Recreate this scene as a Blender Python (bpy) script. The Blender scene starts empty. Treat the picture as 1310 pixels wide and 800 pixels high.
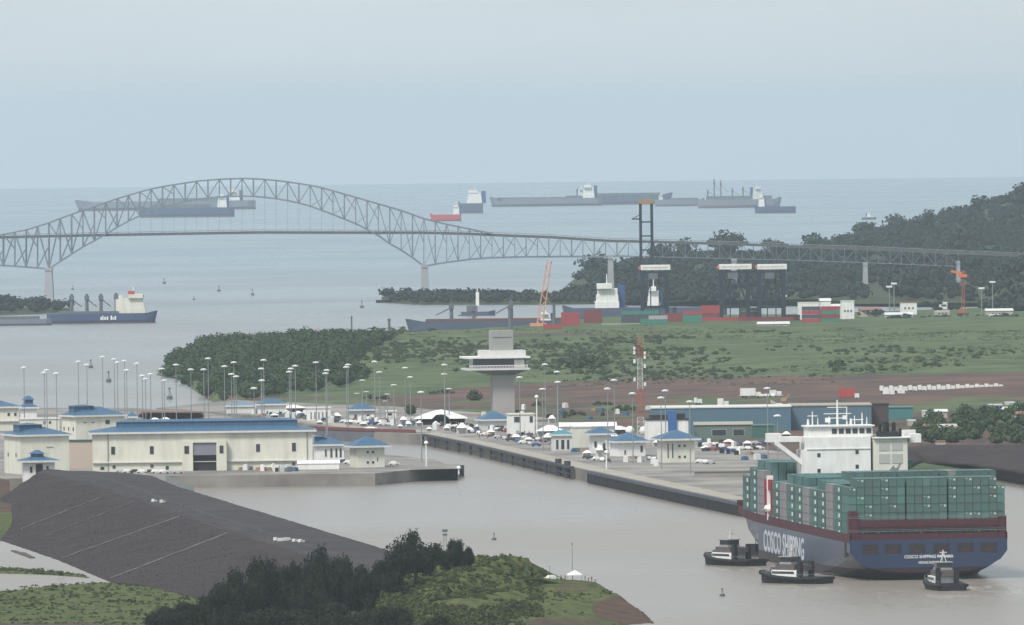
import bpy, math, random
import numpy as np
from mathutils import Vector, Matrix
random.seed(7); RNG = np.random.default_rng(11)
R = math.radians
sc = bpy.context.scene
COL = sc.collection

# ------------------------------------------------------------------ camera
F = 13500.0            # focal length in photo pixels (photo 1310 x 800)
CX, CY = 655.0, 400.0
CAMH = 140.0
Y0 = 151.0             # level direction, photo row
ROLL = 0.0115
EARTH = 1.486e7        # 2 x effective earth radius: the sea really curves away
PITCH = math.atan((CY - Y0) / F)
cam_d = bpy.data.cameras.new('camera'); cam = bpy.data.objects.new('camera', cam_d); COL.objects.link(cam)
cam_d.sensor_width = 36; cam_d.lens = 36 * F / 1310
cam_d.clip_start = 1; cam_d.clip_end = 200000
CM = Matrix.Rotation(R(90) - PITCH, 3, 'X') @ Matrix.Rotation(-ROLL, 3, 'Z')
cam.matrix_world = Matrix.Translation((0, 0, CAMH)) @ CM.to_4x4()
sc.camera = cam

# ------------------------------------------------------------------ sky, sun, exposure
SUN_EL, SUN_AZ = R(52), R(215)     # azimuth measured clockwise from +Y: behind the camera, to the left
w = bpy.data.worlds.new("World"); sc.world = w; w.use_nodes = True
nt = w.node_tree; nt.nodes.clear()
out = nt.nodes.new('ShaderNodeOutputWorld'); bg = nt.nodes.new('ShaderNodeBackground')
sky = nt.nodes.new('ShaderNodeTexSky'); sky.sky_type = 'NISHITA'; sky.sun_disc = False
sky.sun_elevation = SUN_EL; sky.sun_rotation = SUN_AZ; sky.air_density = 1.0; sky.dust_density = 3.0; sky.altitude = 100
mixn = nt.nodes.new('ShaderNodeMix'); mixn.data_type = 'RGBA'; mixn.inputs[0].default_value = 0.82
mixn.inputs[7].default_value = (5.72, 6.38, 6.78, 1)      # the overcast cloud layer
nt.links.new(sky.outputs[0], mixn.inputs[6])
tc = nt.nodes.new('ShaderNodeTexCoord'); mp = nt.nodes.new('ShaderNodeMapping'); mp.inputs['Scale'].default_value = (9, 9, 55)
nz = nt.nodes.new('ShaderNodeTexNoise'); nz.inputs['Scale'].default_value = 2.2; nz.inputs['Detail'].default_value = 4
nt.links.new(tc.outputs['Generated'], mp.inputs[0]); nt.links.new(mp.outputs[0], nz.inputs[0])
mr = nt.nodes.new('ShaderNodeMapRange'); mr.inputs[3].default_value = 0.90; mr.inputs[4].default_value = 1.10
nt.links.new(nz.outputs[0], mr.inputs[0])
vm = nt.nodes.new('ShaderNodeVectorMath'); vm.operation = 'SCALE'
nt.links.new(mixn.outputs[2], vm.inputs[0]); nt.links.new(mr.outputs[0], vm.inputs['Scale'])
nt.links.new(vm.outputs[0], bg.inputs[0]); bg.inputs[1].default_value = 0.1
nt.links.new(bg.outputs[0], out.inputs[0])
sun_d = bpy.data.lights.new('sun', 'SUN'); sun = bpy.data.objects.new('sun', sun_d); COL.objects.link(sun)
sun_d.energy = 2.8; sun_d.angle = R(14); sun_d.color = (1, .96, .9)
sd = Vector((math.sin(SUN_AZ) * math.cos(SUN_EL), math.cos(SUN_AZ) * math.cos(SUN_EL), math.sin(SUN_EL)))
sun.rotation_euler = sd.to_track_quat('Z', 'Y').to_euler()
sc.view_settings.view_transform = 'Standard'; sc.view_settings.look = 'None'
sc.view_settings.exposure = 0.42; sc.view_settings.gamma = 1; sc.view_settings.use_curve_mapping = False
sc.cycles.max_bounces = 6; sc.cycles.volume_bounces = 3; sc.cycles.diffuse_bounces = 2; sc.cycles.glossy_bounces = 2
sc.cycles.use_denoising = True

# ------------------------------------------------------------------ picking points of the world
def ray(x, y):
    return (CM @ Vector(((x - CX) / F, -(y - CY) / F, -1.0)))
def W(x, y, z=0.0):
    """world point seen at photo pixel (x, y) lying z metres above the curved sea"""
    d = ray(x, y); r2 = d.x * d.x + d.y * d.y
    a, b, c = r2 / EARTH, d.z, CAMH - z
    disc = max(b * b - 4 * a * c, 0.0)
    t = (-b - math.sqrt(disc)) / (2 * a)
    return Vector((d.x * t, d.y * t, CAMH + d.z * t))
def PD(x, y, D):
    d = ray(x, y); t = D / d.y
    return Vector((d.x * t, D, CAMH + d.z * t))
def drop(x, y): return -(x * x + y * y) / EARTH
def mpp(p): return p.y / F                    # metres per photo pixel at that point

# ------------------------------------------------------------------ mesh helpers
class MB:
    def __init__(s): s.v = []; s.f = []
    def add(s, vs, fs):
        o = len(s.v); s.v += [tuple(p) for p in vs]; s.f += [tuple(i + o for i in q) for q in fs]; return s
    def box(s, c, d, rz=0.0, top=(1, 1)):
        cx, cy, cz = c; hx, hy, hz = d[0] / 2, d[1] / 2, d[2] / 2
        co, si = math.cos(rz), math.sin(rz); vs = []
        for sz, (tx, ty) in ((-1, (1, 1)), (1, top)):
            for sx, sy in ((-1, -1), (1, -1), (1, 1), (-1, 1)):
                x, y = sx * hx * tx, sy * hy * ty
                vs.append((cx + x * co - y * si, cy + x * si + y * co, cz + sz * hz))
        return s.add(vs, [(3, 2, 1, 0), (4, 5, 6, 7), (0, 1, 5, 4), (1, 2, 6, 5), (2, 3, 7, 6), (3, 0, 4, 7)])
    def b(s, x0, x1, y0, y1, z0, z1):
        return s.box(((x0 + x1) / 2, (y0 + y1) / 2, (z0 + z1) / 2), (x1 - x0, y1 - y0, z1 - z0))
    def bar(s, p, q, wd, ht=None):
        p, q = Vector(p), Vector(q); d = q - p
        if d.length < 1e-6: return s
        ht = ht or wd; d.normalize()
        u = d.cross(Vector((0, 0, 1)))
        if u.length < 1e-3: u = d.cross(Vector((0, 1, 0)))
        u.normalize(); v = u.cross(d); vs = []
        for e in (p, q):
            for a, c in ((-1, -1), (1, -1), (1, 1), (-1, 1)):
                vs.append(e + u * a * wd / 2 + v * c * ht / 2)
        return s.add(vs, [(3, 2, 1, 0), (4, 5, 6, 7), (0, 1, 5, 4), (1, 2, 6, 5), (2, 3, 7, 6), (3, 0, 4, 7)])
    def tube(s, p, q, r0, r1=None, n=8):
        p, q = Vector(p), Vector(q); r1 = r0 if r1 is None else r1; d = (q - p)
        if d.length < 1e-6: return s
        d.normalize(); u = d.cross(Vector((0, 0, 1)))
        if u.length < 1e-3: u = d.cross(Vector((0, 1, 0)))
        u.normalize(); v = u.cross(d); vs = []
        for e, r in ((p, r0), (q, r1)):
            for i in range(n):
                a = 2 * math.pi * i / n; vs.append(e + u * math.cos(a) * r + v * math.sin(a) * r)
        fs = [(i, (i + 1) % n, n + (i + 1) % n, n + i) for i in range(n)] + [tuple(range(n))[::-1], tuple(range(n, 2 * n))]
        return s.add(vs, fs)
    def prism(s, poly, z0, z1):
        n = len(poly); g = lambda z, i: z[i] if isinstance(z, (list, tuple)) else z
        vs = [(p[0], p[1], g(z0, i)) for i, p in enumerate(poly)] + [(p[0], p[1], g(z1, i)) for i, p in enumerate(poly)]
        return s.add(vs, [tuple(range(n))[::-1], tuple(range(n, 2 * n))] + [(i, (i + 1) % n, n + (i + 1) % n, n + i) for i in range(n)])
    def rings(s, rs, cap=True):
        n = len(rs[0]); vs = [p for r in rs for p in r]; fs = []
        for k in range(len(rs) - 1):
            for i in range(n):
                j = (i + 1) % n; fs.append((k * n + i, k * n + j, (k + 1) * n + j, (k + 1) * n + i))
        if cap: fs += [tuple(range(n))[::-1], tuple(range((len(rs) - 1) * n, len(rs) * n))]
        return s.add(vs, fs)
    def lathe(s, c, prof, n=12):
        return s.rings([[(c[0] + r * math.cos(2 * math.pi * i / n), c[1] + r * math.sin(2 * math.pi * i / n), c[2] + z) for i in range(n)] for r, z in prof])
    def hip(s, x0, x1, y0, y1, z0, z1, run=None):
        """hipped roof with a thin eave slab"""
        wx, wy = x1 - x0, y1 - y0
        run = run if run is not None else min(wx, wy) / 2 * .98
        rx = min(run, wx / 2 * .98); ry = min(run, wy / 2 * .98)
        vs = [(x0, y0, z0), (x1, y0, z0), (x1, y1, z0), (x0, y1, z0), (x0 + rx, y0 + ry, z1), (x1 - rx, y0 + ry, z1), (x1 - rx, y1 - ry, z1), (x0 + rx, y1 - ry, z1)]
        return s.add(vs, [(3, 2, 1, 0), (4, 5, 6, 7), (0, 1, 5, 4), (1, 2, 6, 5), (2, 3, 7, 6), (3, 0, 4, 7)])
    def build(s, name, mat, parent=None, smooth=False, loc=None, rz=0.0):
        me = bpy.data.meshes.new(name); me.from_pydata(s.v, [], s.f); me.update()
        if mat: me.materials.append(mat)
        if smooth: me.polygons.foreach_set('use_smooth', [True] * len(me.polygons))
        o = bpy.data.objects.new(name, me); COL.objects.link(o)
        if parent: o.parent = parent
        if loc is not None: o.location = loc
        o.rotation_euler[2] = rz
        return o
def tag(o, label=None, cat=None, group=None, kind=None):
    if label: o['label'] = label
    if cat: o['category'] = cat
    if group: o['group'] = group
    if kind: o['kind'] = kind
    return o
def empty(name, loc, rz=0.0):
    o = bpy.data.objects.new(name, None); COL.objects.link(o); o.location = loc; o.rotation_euler[2] = rz; o.empty_display_size = 2
    return o
KIDS = {}
def copy_tree(o, parent=None):
    c = o.copy(); COL.objects.link(c)
    if parent is not None: c.parent = parent
    for ch in [q for q in COL.objects if q.parent == o]: copy_tree(ch, c)
    return c
def clone(o, loc, rz=None, label=None, group=None, scale=None, kids=None):
    c = o.copy(); COL.objects.link(c); c.location = loc
    if rz is not None: c.rotation_euler[2] = rz
    if scale is not None: c.scale = (scale,) * 3 if not isinstance(scale, tuple) else scale
    if label: c['label'] = label
    if group: c['group'] = group
    for k in (kids or []):
        d = k.copy(); COL.objects.link(d); d.parent = c
    return c
ORD = ['first', 'second', 'third', 'fourth', 'fifth', 'sixth', 'seventh', 'eighth', 'ninth', 'tenth', 'eleventh', 'twelfth', 'thirteenth', 'fourteenth',
       'fifteenth', 'sixteenth', 'seventeenth', 'eighteenth', 'nineteenth', 'twentieth'] + ['%s-%s' % (t, u) for t in ('twenty', 'thirty', 'forty', 'fifty', 'sixty', 'seventy')
       for u in ('first', 'second', 'third', 'fourth', 'fifth', 'sixth', 'seventh', 'eighth', 'ninth', 'tenth')]
for _i in range(20, len(ORD)):
    ORD[_i] = ORD[_i].replace('twenty-tenth', 'thirtieth').replace('thirty-tenth', 'fortieth').replace('forty-tenth', 'fiftieth').replace('fifty-tenth', 'sixtieth').replace('sixty-tenth', 'seventieth').replace('seventy-tenth', 'eightieth')

# ------------------------------------------------------------------ materials
def srgb(r, g, b):
    f = lambda c: (c / 255) / 12.92 if c / 255 <= .04045 else ((c / 255 + .055) / 1.055) ** 2.4
    return (f(r), f(g), f(b))
MATS = {}
def mat(name, c1, c2=None, rough=.8, scale=.3, spec=.3, metal=0.0, stretch=(1, 1, 1), bump=0.0, detail=6, contrast=1.0):
    """procedural: base colour wanders between c1 and c2 by object-space noise (c2 defaults to a worn version of c1)"""
    if name in MATS: return MATS[name]
    m = bpy.data.materials.new(name); m.use_nodes = True; n = m.node_tree.nodes; l = m.node_tree.links
    bs = n['Principled BSDF']; bs.inputs['Roughness'].default_value = rough; bs.inputs['Specular IOR Level'].default_value = spec
    bs.inputs['Metallic'].default_value = metal
    c2 = c2 or tuple(v * .78 for v in c1)
    t = n.new('ShaderNodeTexCoord'); mpn = n.new('ShaderNodeMapping'); mpn.inputs['Scale'].default_value = stretch
    no = n.new('ShaderNodeTexNoise'); no.inputs['Scale'].default_value = scale; no.inputs['Detail'].default_value = detail; no.inputs['Roughness'].default_value = .62
    rp = n.new('ShaderNodeMapRange'); h = .5 / (2.2 * contrast); rp.inputs[1].default_value = .5 - h; rp.inputs[2].default_value = .5 + h
    mx = n.new('ShaderNodeMix'); mx.data_type = 'RGBA'; mx.inputs[6].default_value = (*c1, 1); mx.inputs[7].default_value = (*c2, 1)
    l.new(t.outputs['Object'], mpn.inputs[0]); l.new(mpn.outputs[0], no.inputs[0]); l.new(no.outputs[0], rp.inputs[0]); l.new(rp.outputs[0], mx.inputs[0])
    l.new(mx.outputs[2], bs.inputs['Base Color'])
    if bump:
        bp = n.new('ShaderNodeBump'); bp.inputs['Distance'].default_value = bump; bp.inputs['Strength'].default_value = 1
        l.new(no.outputs[0], bp.inputs['Height']); l.new(bp.outputs[0], bs.inputs['Normal'])
    MATS[name] = m; return m
def foliage(name, dark, light, scale=.05):
    """leaf colour varies leaf by leaf and crown by crown"""
    if name in MATS: return MATS[name]
    m = bpy.data.materials.new(name); m.use_nodes = True; n = m.node_tree.nodes; l = m.node_tree.links
    bs = n['Principled BSDF']; bs.inputs['Roughness'].default_value = .7; bs.inputs['Specular IOR Level'].default_value = .15
    g = n.new('ShaderNodeNewGeometry'); no = n.new('ShaderNodeTexNoise'); no.inputs['Scale'].default_value = scale; no.inputs['Detail'].default_value = 3
    l.new(g.outputs['Position'], no.inputs[0])
    rp = n.new('ShaderNodeMapRange'); rp.inputs[1].default_value = .35; rp.inputs[2].default_value = .65; l.new(no.outputs[0], rp.inputs[0])
    ad = n.new('ShaderNodeMath'); ad.operation = 'MULTIPLY_ADD'; ad.inputs[1].default_value = .5; ad.inputs[2].default_value = 0
    l.new(g.outputs['Random Per Island'], ad.inputs[0])
    a2 = n.new('ShaderNodeMath'); a2.operation = 'MULTIPLY_ADD'; a2.inputs[1].default_value = .5; l.new(rp.outputs[0], a2.inputs[0]); l.new(ad.outputs[0], a2.inputs[2])
    mx = n.new('ShaderNodeMix'); mx.data_type = 'RGBA'; mx.inputs[6].default_value = (*dark, 1); mx.inputs[7].default_value = (*light, 1)
    l.new(a2.outputs[0], mx.inputs[0]); l.new(mx.outputs[2], bs.inputs['Base Color'])
    MATS[name] = m; return m

M_white = mat('white_paint', (.80, .80, .78), (.60, .59, .56), .6, .5, stretch=(1, 1, .3), contrast=.8)
M_cream = mat('cream_render', (.68, .67, .58), (.50, .49, .42), .85, .30, stretch=(1, 1, .25), contrast=.9)
M_blueroof = mat('blue_metal_roof', (.028, .080, .155), (.065, .135, .215), .5, .45, stretch=(2.5, .12, 1))
M_blueroof2 = mat('faded_blue_roof', (.10, .19, .28), (.14, .23, .31), .6, .12)
M_trim = mat('pale_fascia', (.62, .62, .6), (.5, .5, .48), .7, .5)
M_conc = mat('concrete', (.30, .28, .25), (.20, .19, .17), .9, .08, stretch=(1, 1, 4), bump=.05)
M_concdk = mat('dark_concrete', (.13, .125, .12), (.08, .08, .08), .9, .1, stretch=(1, 1, 3))
M_pave = mat('lock_paving', (.27, .25, .225), (.14, .13, .125), .95, .03, contrast=2.0, detail=10)
M_tan = mat('tan_road', (.36, .32, .26), (.25, .23, .20), .95, .05)
M_steel = mat('grey_steel', (.13, .145, .16), (.09, .10, .115), .6, .2)
M_bridge = mat('bridge_steel', (.20, .23, .27), (.13, .16, .19), .6, .05)  # paler than the steel itself: part of the distance haze is in this colour
M_mast = mat('galvanised_pole', (.26, .27, .28), (.18, .19, .2), .5, .4)
M_lamp = mat('lamp_ring', (.8, .8, .78), (.6, .6, .6), .5, 1)
M_glass = mat('dark_glass', (.02, .025, .03), (.04, .045, .05), .15, .5, spec=.6)
M_darkopen = mat('dark_opening', (.02, .02, .022), (.035, .03, .03), .9, .3)
M_black = mat('black_paint', (.012, .013, .018), (.02, .02, .024), .6, .3)
M_red = mat('red_paint', (.42, .06, .05), (.30, .05, .045), .7, .4)
M_orange = mat('orange_paint', (.62, .17, .06), (.5, .14, .05), .6, .3)
M_blue = mat('blue_paint', (.035, .075, .22), (.03, .06, .17), .6, .08, stretch=(1, 1, .4))
M_yellow = mat('yellow_paint', (.6, .42, .05), (.5, .34, .05), .6, .5)
M_skin = mat('skin', (.30, .18, .12), (.26, .15, .10), .7, 3)
M_bark = mat('bark', (.10, .08, .06), (.06, .05, .04), .95, 2, stretch=(1, 1, .3))
F_far = foliage('far_forest_leaves', (.016, .026, .027), (.026, .040, .034), .015)  # leaf tone drawn towards blue-grey, some haze put into the colour
F_mid = foliage('jungle_leaves', (.014, .030, .012), (.050, .080, .030), .05)
F_bush = foliage('bush_leaves', (.026, .044, .022), (.065, .090, .040), .02)
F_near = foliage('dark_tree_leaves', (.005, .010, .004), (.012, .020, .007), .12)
F_scrub = foliage('hill_scrub_leaves', (.014, .024, .009), (.080, .092, .030), .13)

# ------------------------------------------------------------------ leaves in bulk
def quads_mesh(name, C, S, N, m, parent=None, extra=None):
    """one small quad per row: centres C, half sizes S, normals N"""
    n = len(C); r = RNG.normal(size=(n, 3)); U = np.cross(N, r); U /= np.linalg.norm(U, axis=1)[:, None] + 1e-9
    V = np.cross(N, U); V /= np.linalg.norm(V, axis=1)[:, None] + 1e-9
    a = S[:, None]; b = (S * RNG.uniform(.5, 1, n))[:, None]
    P = np.stack([C - U * a - V * b * .6, C + U * a * .7 - V * b, C + U * a + V * b * .6, C - U * a * .6 + V * b], 1).reshape(-1, 3)
    Fc = np.arange(4 * n).reshape(-1, 4)
    if extra is not None:
        ev, ef = extra; Fc3 = ef + len(P); P = np.concatenate([P, ev])
    me = bpy.data.meshes.new(name)
    nl = 4 * n + (3 * len(ef) if extra is not None else 0); npoly = n + (len(ef) if extra is not None else 0)
    me.vertices.add(len(P)); me.vertices.foreach_set('co', P.astype(np.float32).ravel())
    me.loops.add(nl); li = Fc.ravel() if extra is None else np.concatenate([Fc.ravel(), Fc3.ravel()])
    me.loops.foreach_set('vertex_index', li.astype(np.int32))
    me.polygons.add(npoly); st = np.arange(n) * 4
    if extra is not None: st = np.concatenate([st, 4 * n + np.arange(len(ef)) * 3])
    me.polygons.foreach_set('loop_start', st.astype(np.int32))
    me.update(calc_edges=True); me.validate(); me.materials.append(m)
    o = bpy.data.objects.new(name, me); COL.objects.link(o)
    if parent: o.parent = parent
    return o
def ico():
    t = (1 + 5 ** .5) / 2
    v = np.array([(-1, t, 0), (1, t, 0), (-1, -t, 0), (1, -t, 0), (0, -1, t), (0, 1, t), (0, -1, -t), (0, 1, -t), (t, 0, -1), (t, 0, 1), (-t, 0, -1), (-t, 0, 1)], float)
    v /= np.linalg.norm(v[0])
    f = np.array([(0, 11, 5), (0, 5, 1), (0, 1, 7), (0, 7, 10), (0, 10, 11), (1, 5, 9), (5, 11, 4), (11, 10, 2), (10, 7, 6), (7, 1, 8), (3, 9, 4), (3, 4, 2), (3, 2, 6), (3, 6, 8), (3, 8, 9), (4, 9, 5), (2, 4, 11), (6, 2, 10), (8, 6, 7), (9, 8, 1)])
    return v, f
ICOV, ICOF = ico()
def crowns(cent, rad, per, leaf, flat=.75, core=.62):
    """leaf quads + small cores for crowns at cent (n,3) with radius rad (n): returns C,S,N,(ev,ef)"""
    Cs, Ss, Ns, EV, EF = [], [], [], [], []; o = 0
    for c, r in zip(cent, rad):
        k = per if np.isscalar(per) else int(per(r))
        d = RNG.normal(size=(k, 3)); d /= np.linalg.norm(d, axis=1)[:, None]; d[:, 2] = np.abs(d[:, 2]) * 1.0 - .25 * (RNG.random(k) < .35)
        lob = RNG.normal(size=(5, 3)); lob /= np.linalg.norm(lob, axis=1)[:, None]; lob[:, 2] = abs(lob[:, 2])
        g = np.clip((d @ lob.T).max(1), 0, 1) ** 3
        rr = r * (.68 + .38 * g) * RNG.uniform(.80, 1.06, k)
        p = d * rr[:, None]; p[:, 2] *= flat
        nn = d + RNG.normal(size=(k, 3)) * .45; nn /= np.linalg.norm(nn, axis=1)[:, None]
        Cs.append(p + c); Ns.append(nn); Ss.append(leaf * r * RNG.uniform(.6, 1.3, k))
        if core:
            ev = ICOV * (r * core) * RNG.uniform(.8, 1.15, (12, 1)); ev[:, 2] *= flat
            EV.append(ev + c); EF.append(ICOF + o); o += 12
    ex = (np.concatenate(EV), np.concatenate(EF)) if core else None
    return np.concatenate(Cs), np.concatenate(Ss), np.concatenate(Ns), ex
def forest(name, cent, rad, per, leaf, m, parent=None, flat=.75, core=.62):
    C, S, N, ex = crowns(np.asarray(cent, float), np.asarray(rad, float), per, leaf, flat, core)
    return quads_mesh(name, C, S, N, m, parent, ex)

# ------------------------------------------------------------------ terrain lofts
def vnoise(x, y, s, seed=0):
    x = x / s; y = y / s; xi = np.floor(x).astype(int); yi = np.floor(y).astype(int); fx = x - xi; fy = y - yi
    fx = fx * fx * (3 - 2 * fx); fy = fy * fy * (3 - 2 * fy)
    def h(a, b):
        v = np.sin(a * 127.1 + b * 311.7 + seed * 74.7) * 43758.5453; return v - np.floor(v)
    return (h(xi, yi) * (1 - fx) + h(xi + 1, yi) * fx) * (1 - fy) + (h(xi, yi + 1) * (1 - fx) + h(xi + 1, yi + 1) * fx) * fy
def fbm(x, y, s, seed=0, o=4):
    t = 0; a = 1; n = 0
    for k in range(o): t = t + a * vnoise(x, y, s, seed + k); n += a; a *= .5; s *= .5
    return t / n * 2 - 1
def pline(pts, n):
    """resample a polyline of world points to n points evenly in horizontal length"""
    P = np.array([tuple(p) for p in pts]); L = np.concatenate([[0], np.cumsum(np.linalg.norm(np.diff(P[:, :2], axis=0), axis=1))])
    t = np.linspace(0, L[-1], n); return np.stack([np.interp(t, L, P[:, k]) for k in range(3)], 1)
def loft(rows, n, sub, noise=(0, 10), smooth_rows=True, seed=0):
    """rows of world-point polylines -> grid (m, n, 3); heights wander by noise between the outer rows"""
    G = np.stack([pline(r, n) for r in rows]); k = len(rows); T = np.linspace(0, k - 1, (k - 1) * sub + 1)
    i = np.minimum(T.astype(int), k - 2); f = T - i
    fz = f * f * (3 - 2 * f) if smooth_rows else f
    A = G[i] * (1 - f)[:, None, None] + G[i + 1] * f[:, None, None]
    A[:, :, 2] = G[i, :, 2] * (1 - fz)[:, None] + G[i + 1, :, 2] * fz[:, None]
    e = np.minimum(T, (k - 1) - T); e = np.clip(e * 1.5, 0, 1)[:, None]
    A[:, :, 2] += noise[0] * fbm(A[:, :, 0], A[:, :, 1], noise[1], seed) * e
    return A
def grid_mesh(name, A, m, smooth=True, attr=None):
    a, b = A.shape[:2]; me = bpy.data.meshes.new(name); idx = np.arange(a * b).reshape(a, b)
    Fc = np.stack([idx[:-1, :-1], idx[:-1, 1:], idx[1:, 1:], idx[1:, :-1]], -1).reshape(-1, 4)
    me.vertices.add(a * b); me.vertices.foreach_set('co', A.reshape(-1).astype(np.float32))
    me.loops.add(Fc.size); me.loops.foreach_set('vertex_index', Fc.ravel().astype(np.int32))
    me.polygons.add(len(Fc)); me.polygons.foreach_set('loop_start', (np.arange(len(Fc)) * 4).astype(np.int32))
    me.update(calc_edges=True)
    if smooth: me.polygons.foreach_set('use_smooth', [True] * len(Fc))
    if attr is not None:
        at = me.attributes.new('cover', 'FLOAT', 'POINT'); at.data.foreach_set('value', attr.ravel().astype(np.float32))
    me.materials.append(m); me.flip_normals() if np.cross(A[0, 1] - A[0, 0], A[1, 0] - A[0, 0])[2] < 0 else None
    o = bpy.data.objects.new(name, me); COL.objects.link(o); return o
def sample(A, n, keep=None):
    """n random points on a loft grid (area-even enough)"""
    a, b = A.shape[:2]; P = A[:-1, :-1].reshape(-1, 3)
    e1 = (A[:-1, 1:] - A[:-1, :-1]).reshape(-1, 3); e2 = (A[1:, :-1] - A[:-1, :-1]).reshape(-1, 3)
    ar = np.abs(e1[:, 0] * e2[:, 1] - e1[:, 1] * e2[:, 0]); i = RNG.choice(len(P), n, p=ar / ar.sum())
    Q = P[i] + e1[i] * RNG.random((n, 1)) + e2[i] * RNG.random((n, 1))
    return Q if keep is None else Q[keep(Q)]
RINV = np.array(CM.inverted())
def pix(P):
    """photo pixel of world points (n,3), used only to look up which ground cover grows there"""
    q = (np.asarray(P) - np.array([0, 0, CAMH])) @ RINV.T
    return CX + F * q[..., 0] / -q[..., 2], CY - F * q[..., 1] / -q[..., 2]
# ================================================================== water: one curved sheet out past the horizon
def water():
    m = bpy.data.materials.new('muddy_water'); m.use_nodes = True; n = m.node_tree.nodes; l = m.node_tree.links
    bs = n['Principled BSDF']; bs.inputs['Roughness'].default_value = .22; bs.inputs['IOR'].default_value = 1.33
    g = n.new('ShaderNodeNewGeometry'); sp = n.new('ShaderNodeSeparateXYZ'); l.new(g.outputs['Position'], sp.inputs[0])
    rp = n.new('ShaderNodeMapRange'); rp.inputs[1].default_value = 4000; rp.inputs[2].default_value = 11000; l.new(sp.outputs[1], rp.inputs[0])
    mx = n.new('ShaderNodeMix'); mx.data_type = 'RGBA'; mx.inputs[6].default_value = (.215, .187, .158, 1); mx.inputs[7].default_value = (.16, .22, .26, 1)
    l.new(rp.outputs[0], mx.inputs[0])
    n1 = n.new('ShaderNodeTexNoise'); n1.inputs['Scale'].default_value = .010; n1.inputs['Detail'].default_value = 5
    mp = n.new('ShaderNodeMapping'); mp.inputs['Scale'].default_value = (.35, .22, 1); l.new(g.outputs['Position'], mp.inputs[0]); l.new(mp.outputs[0], n1.inputs[0])
    r2 = n.new('ShaderNodeMapRange'); r2.inputs[1].default_value = .35; r2.inputs[2].default_value = .65; r2.inputs[3].default_value = .94; r2.inputs[4].default_value = 1.04; l.new(n1.outputs[0], r2.inputs[0])
    sm = n.new('ShaderNodeVectorMath'); sm.operation = 'SCALE'; l.new(mx.outputs[2], sm.inputs[0]); l.new(r2.outputs[0], sm.inputs['Scale']); l.new(sm.outputs[0], bs.inputs['Base Color'])
    r3 = n.new('ShaderNodeMapRange'); r3.inputs[1].default_value = .4; r3.inputs[2].default_value = .6; r3.inputs[3].default_value = .26; r3.inputs[4].default_value = .36; l.new(n1.outputs[0], r3.inputs[0]); l.new(r3.outputs[0], bs.inputs['Roughness'])
    n2 = n.new('ShaderNodeTexNoise'); n2.inputs['Scale'].default_value = .22; n2.inputs['Detail'].default_value = 7; n2.inputs['Roughness'].default_value = .7; mq = n.new('ShaderNodeMapping'); mq.inputs['Scale'].default_value = (1, .22, 1); l.new(g.outputs['Position'], mq.inputs[0]); l.new(mq.outputs[0], n2.inputs[0])
    bp = n.new('ShaderNodeBump'); bp.inputs['Strength'].default_value = .8; bp.inputs['Distance'].default_value = .40; l.new(n2.outputs[0], bp.inputs['Height']); l.new(bp.outputs[0], bs.inputs['Normal'])
    # prop wash and foam round the tugs and the stern
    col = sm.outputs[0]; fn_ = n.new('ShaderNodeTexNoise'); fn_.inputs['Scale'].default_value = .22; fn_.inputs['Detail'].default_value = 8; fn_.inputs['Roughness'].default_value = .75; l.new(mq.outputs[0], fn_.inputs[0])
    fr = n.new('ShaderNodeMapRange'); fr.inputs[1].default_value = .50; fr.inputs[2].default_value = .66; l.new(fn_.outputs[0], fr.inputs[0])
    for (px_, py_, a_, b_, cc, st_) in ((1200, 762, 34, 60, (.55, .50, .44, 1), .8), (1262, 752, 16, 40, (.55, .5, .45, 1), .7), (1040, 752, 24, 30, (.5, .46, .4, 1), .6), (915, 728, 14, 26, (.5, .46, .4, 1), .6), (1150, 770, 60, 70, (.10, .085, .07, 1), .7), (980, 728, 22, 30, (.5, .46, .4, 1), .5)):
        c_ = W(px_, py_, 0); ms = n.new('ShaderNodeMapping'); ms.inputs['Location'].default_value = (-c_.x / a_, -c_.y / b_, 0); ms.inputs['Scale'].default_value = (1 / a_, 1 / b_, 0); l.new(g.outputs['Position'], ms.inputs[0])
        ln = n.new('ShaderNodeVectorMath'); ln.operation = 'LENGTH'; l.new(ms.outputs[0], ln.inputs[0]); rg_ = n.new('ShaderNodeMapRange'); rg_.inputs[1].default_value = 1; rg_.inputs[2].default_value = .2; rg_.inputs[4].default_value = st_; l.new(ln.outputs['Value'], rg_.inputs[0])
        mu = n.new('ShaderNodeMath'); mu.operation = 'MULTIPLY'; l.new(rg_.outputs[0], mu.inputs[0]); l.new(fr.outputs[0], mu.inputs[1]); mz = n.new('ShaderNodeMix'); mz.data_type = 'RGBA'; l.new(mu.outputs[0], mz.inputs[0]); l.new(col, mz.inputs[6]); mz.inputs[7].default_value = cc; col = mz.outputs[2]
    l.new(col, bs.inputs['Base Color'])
    rr = [0, 300, 800]; r = 1500
    while r < 62000: rr.append(r); r += min(max(60, r * .03), 700)
    rr = rr + [62000]; na = 256; vs = [(0, 0, 0)]; fs = []
    for q in rr[1:]:
        for i in range(na):
            a = 2 * math.pi * i / na; vs.append((q * math.cos(a), q * math.sin(a), -q * q / EARTH))
    for i in range(na): fs.append((0, 1 + i, 1 + (i + 1) % na))
    for k in range(len(rr) - 2):
        b0 = 1 + k * na; b1 = b0 + na
        for i in range(na): j = (i + 1) % na; fs.append((b0 + i, b1 + i, b1 + j, b0 + j))
    mb = MB(); mb.v = vs; mb.f = fs
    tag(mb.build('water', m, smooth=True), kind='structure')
water()

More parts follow.
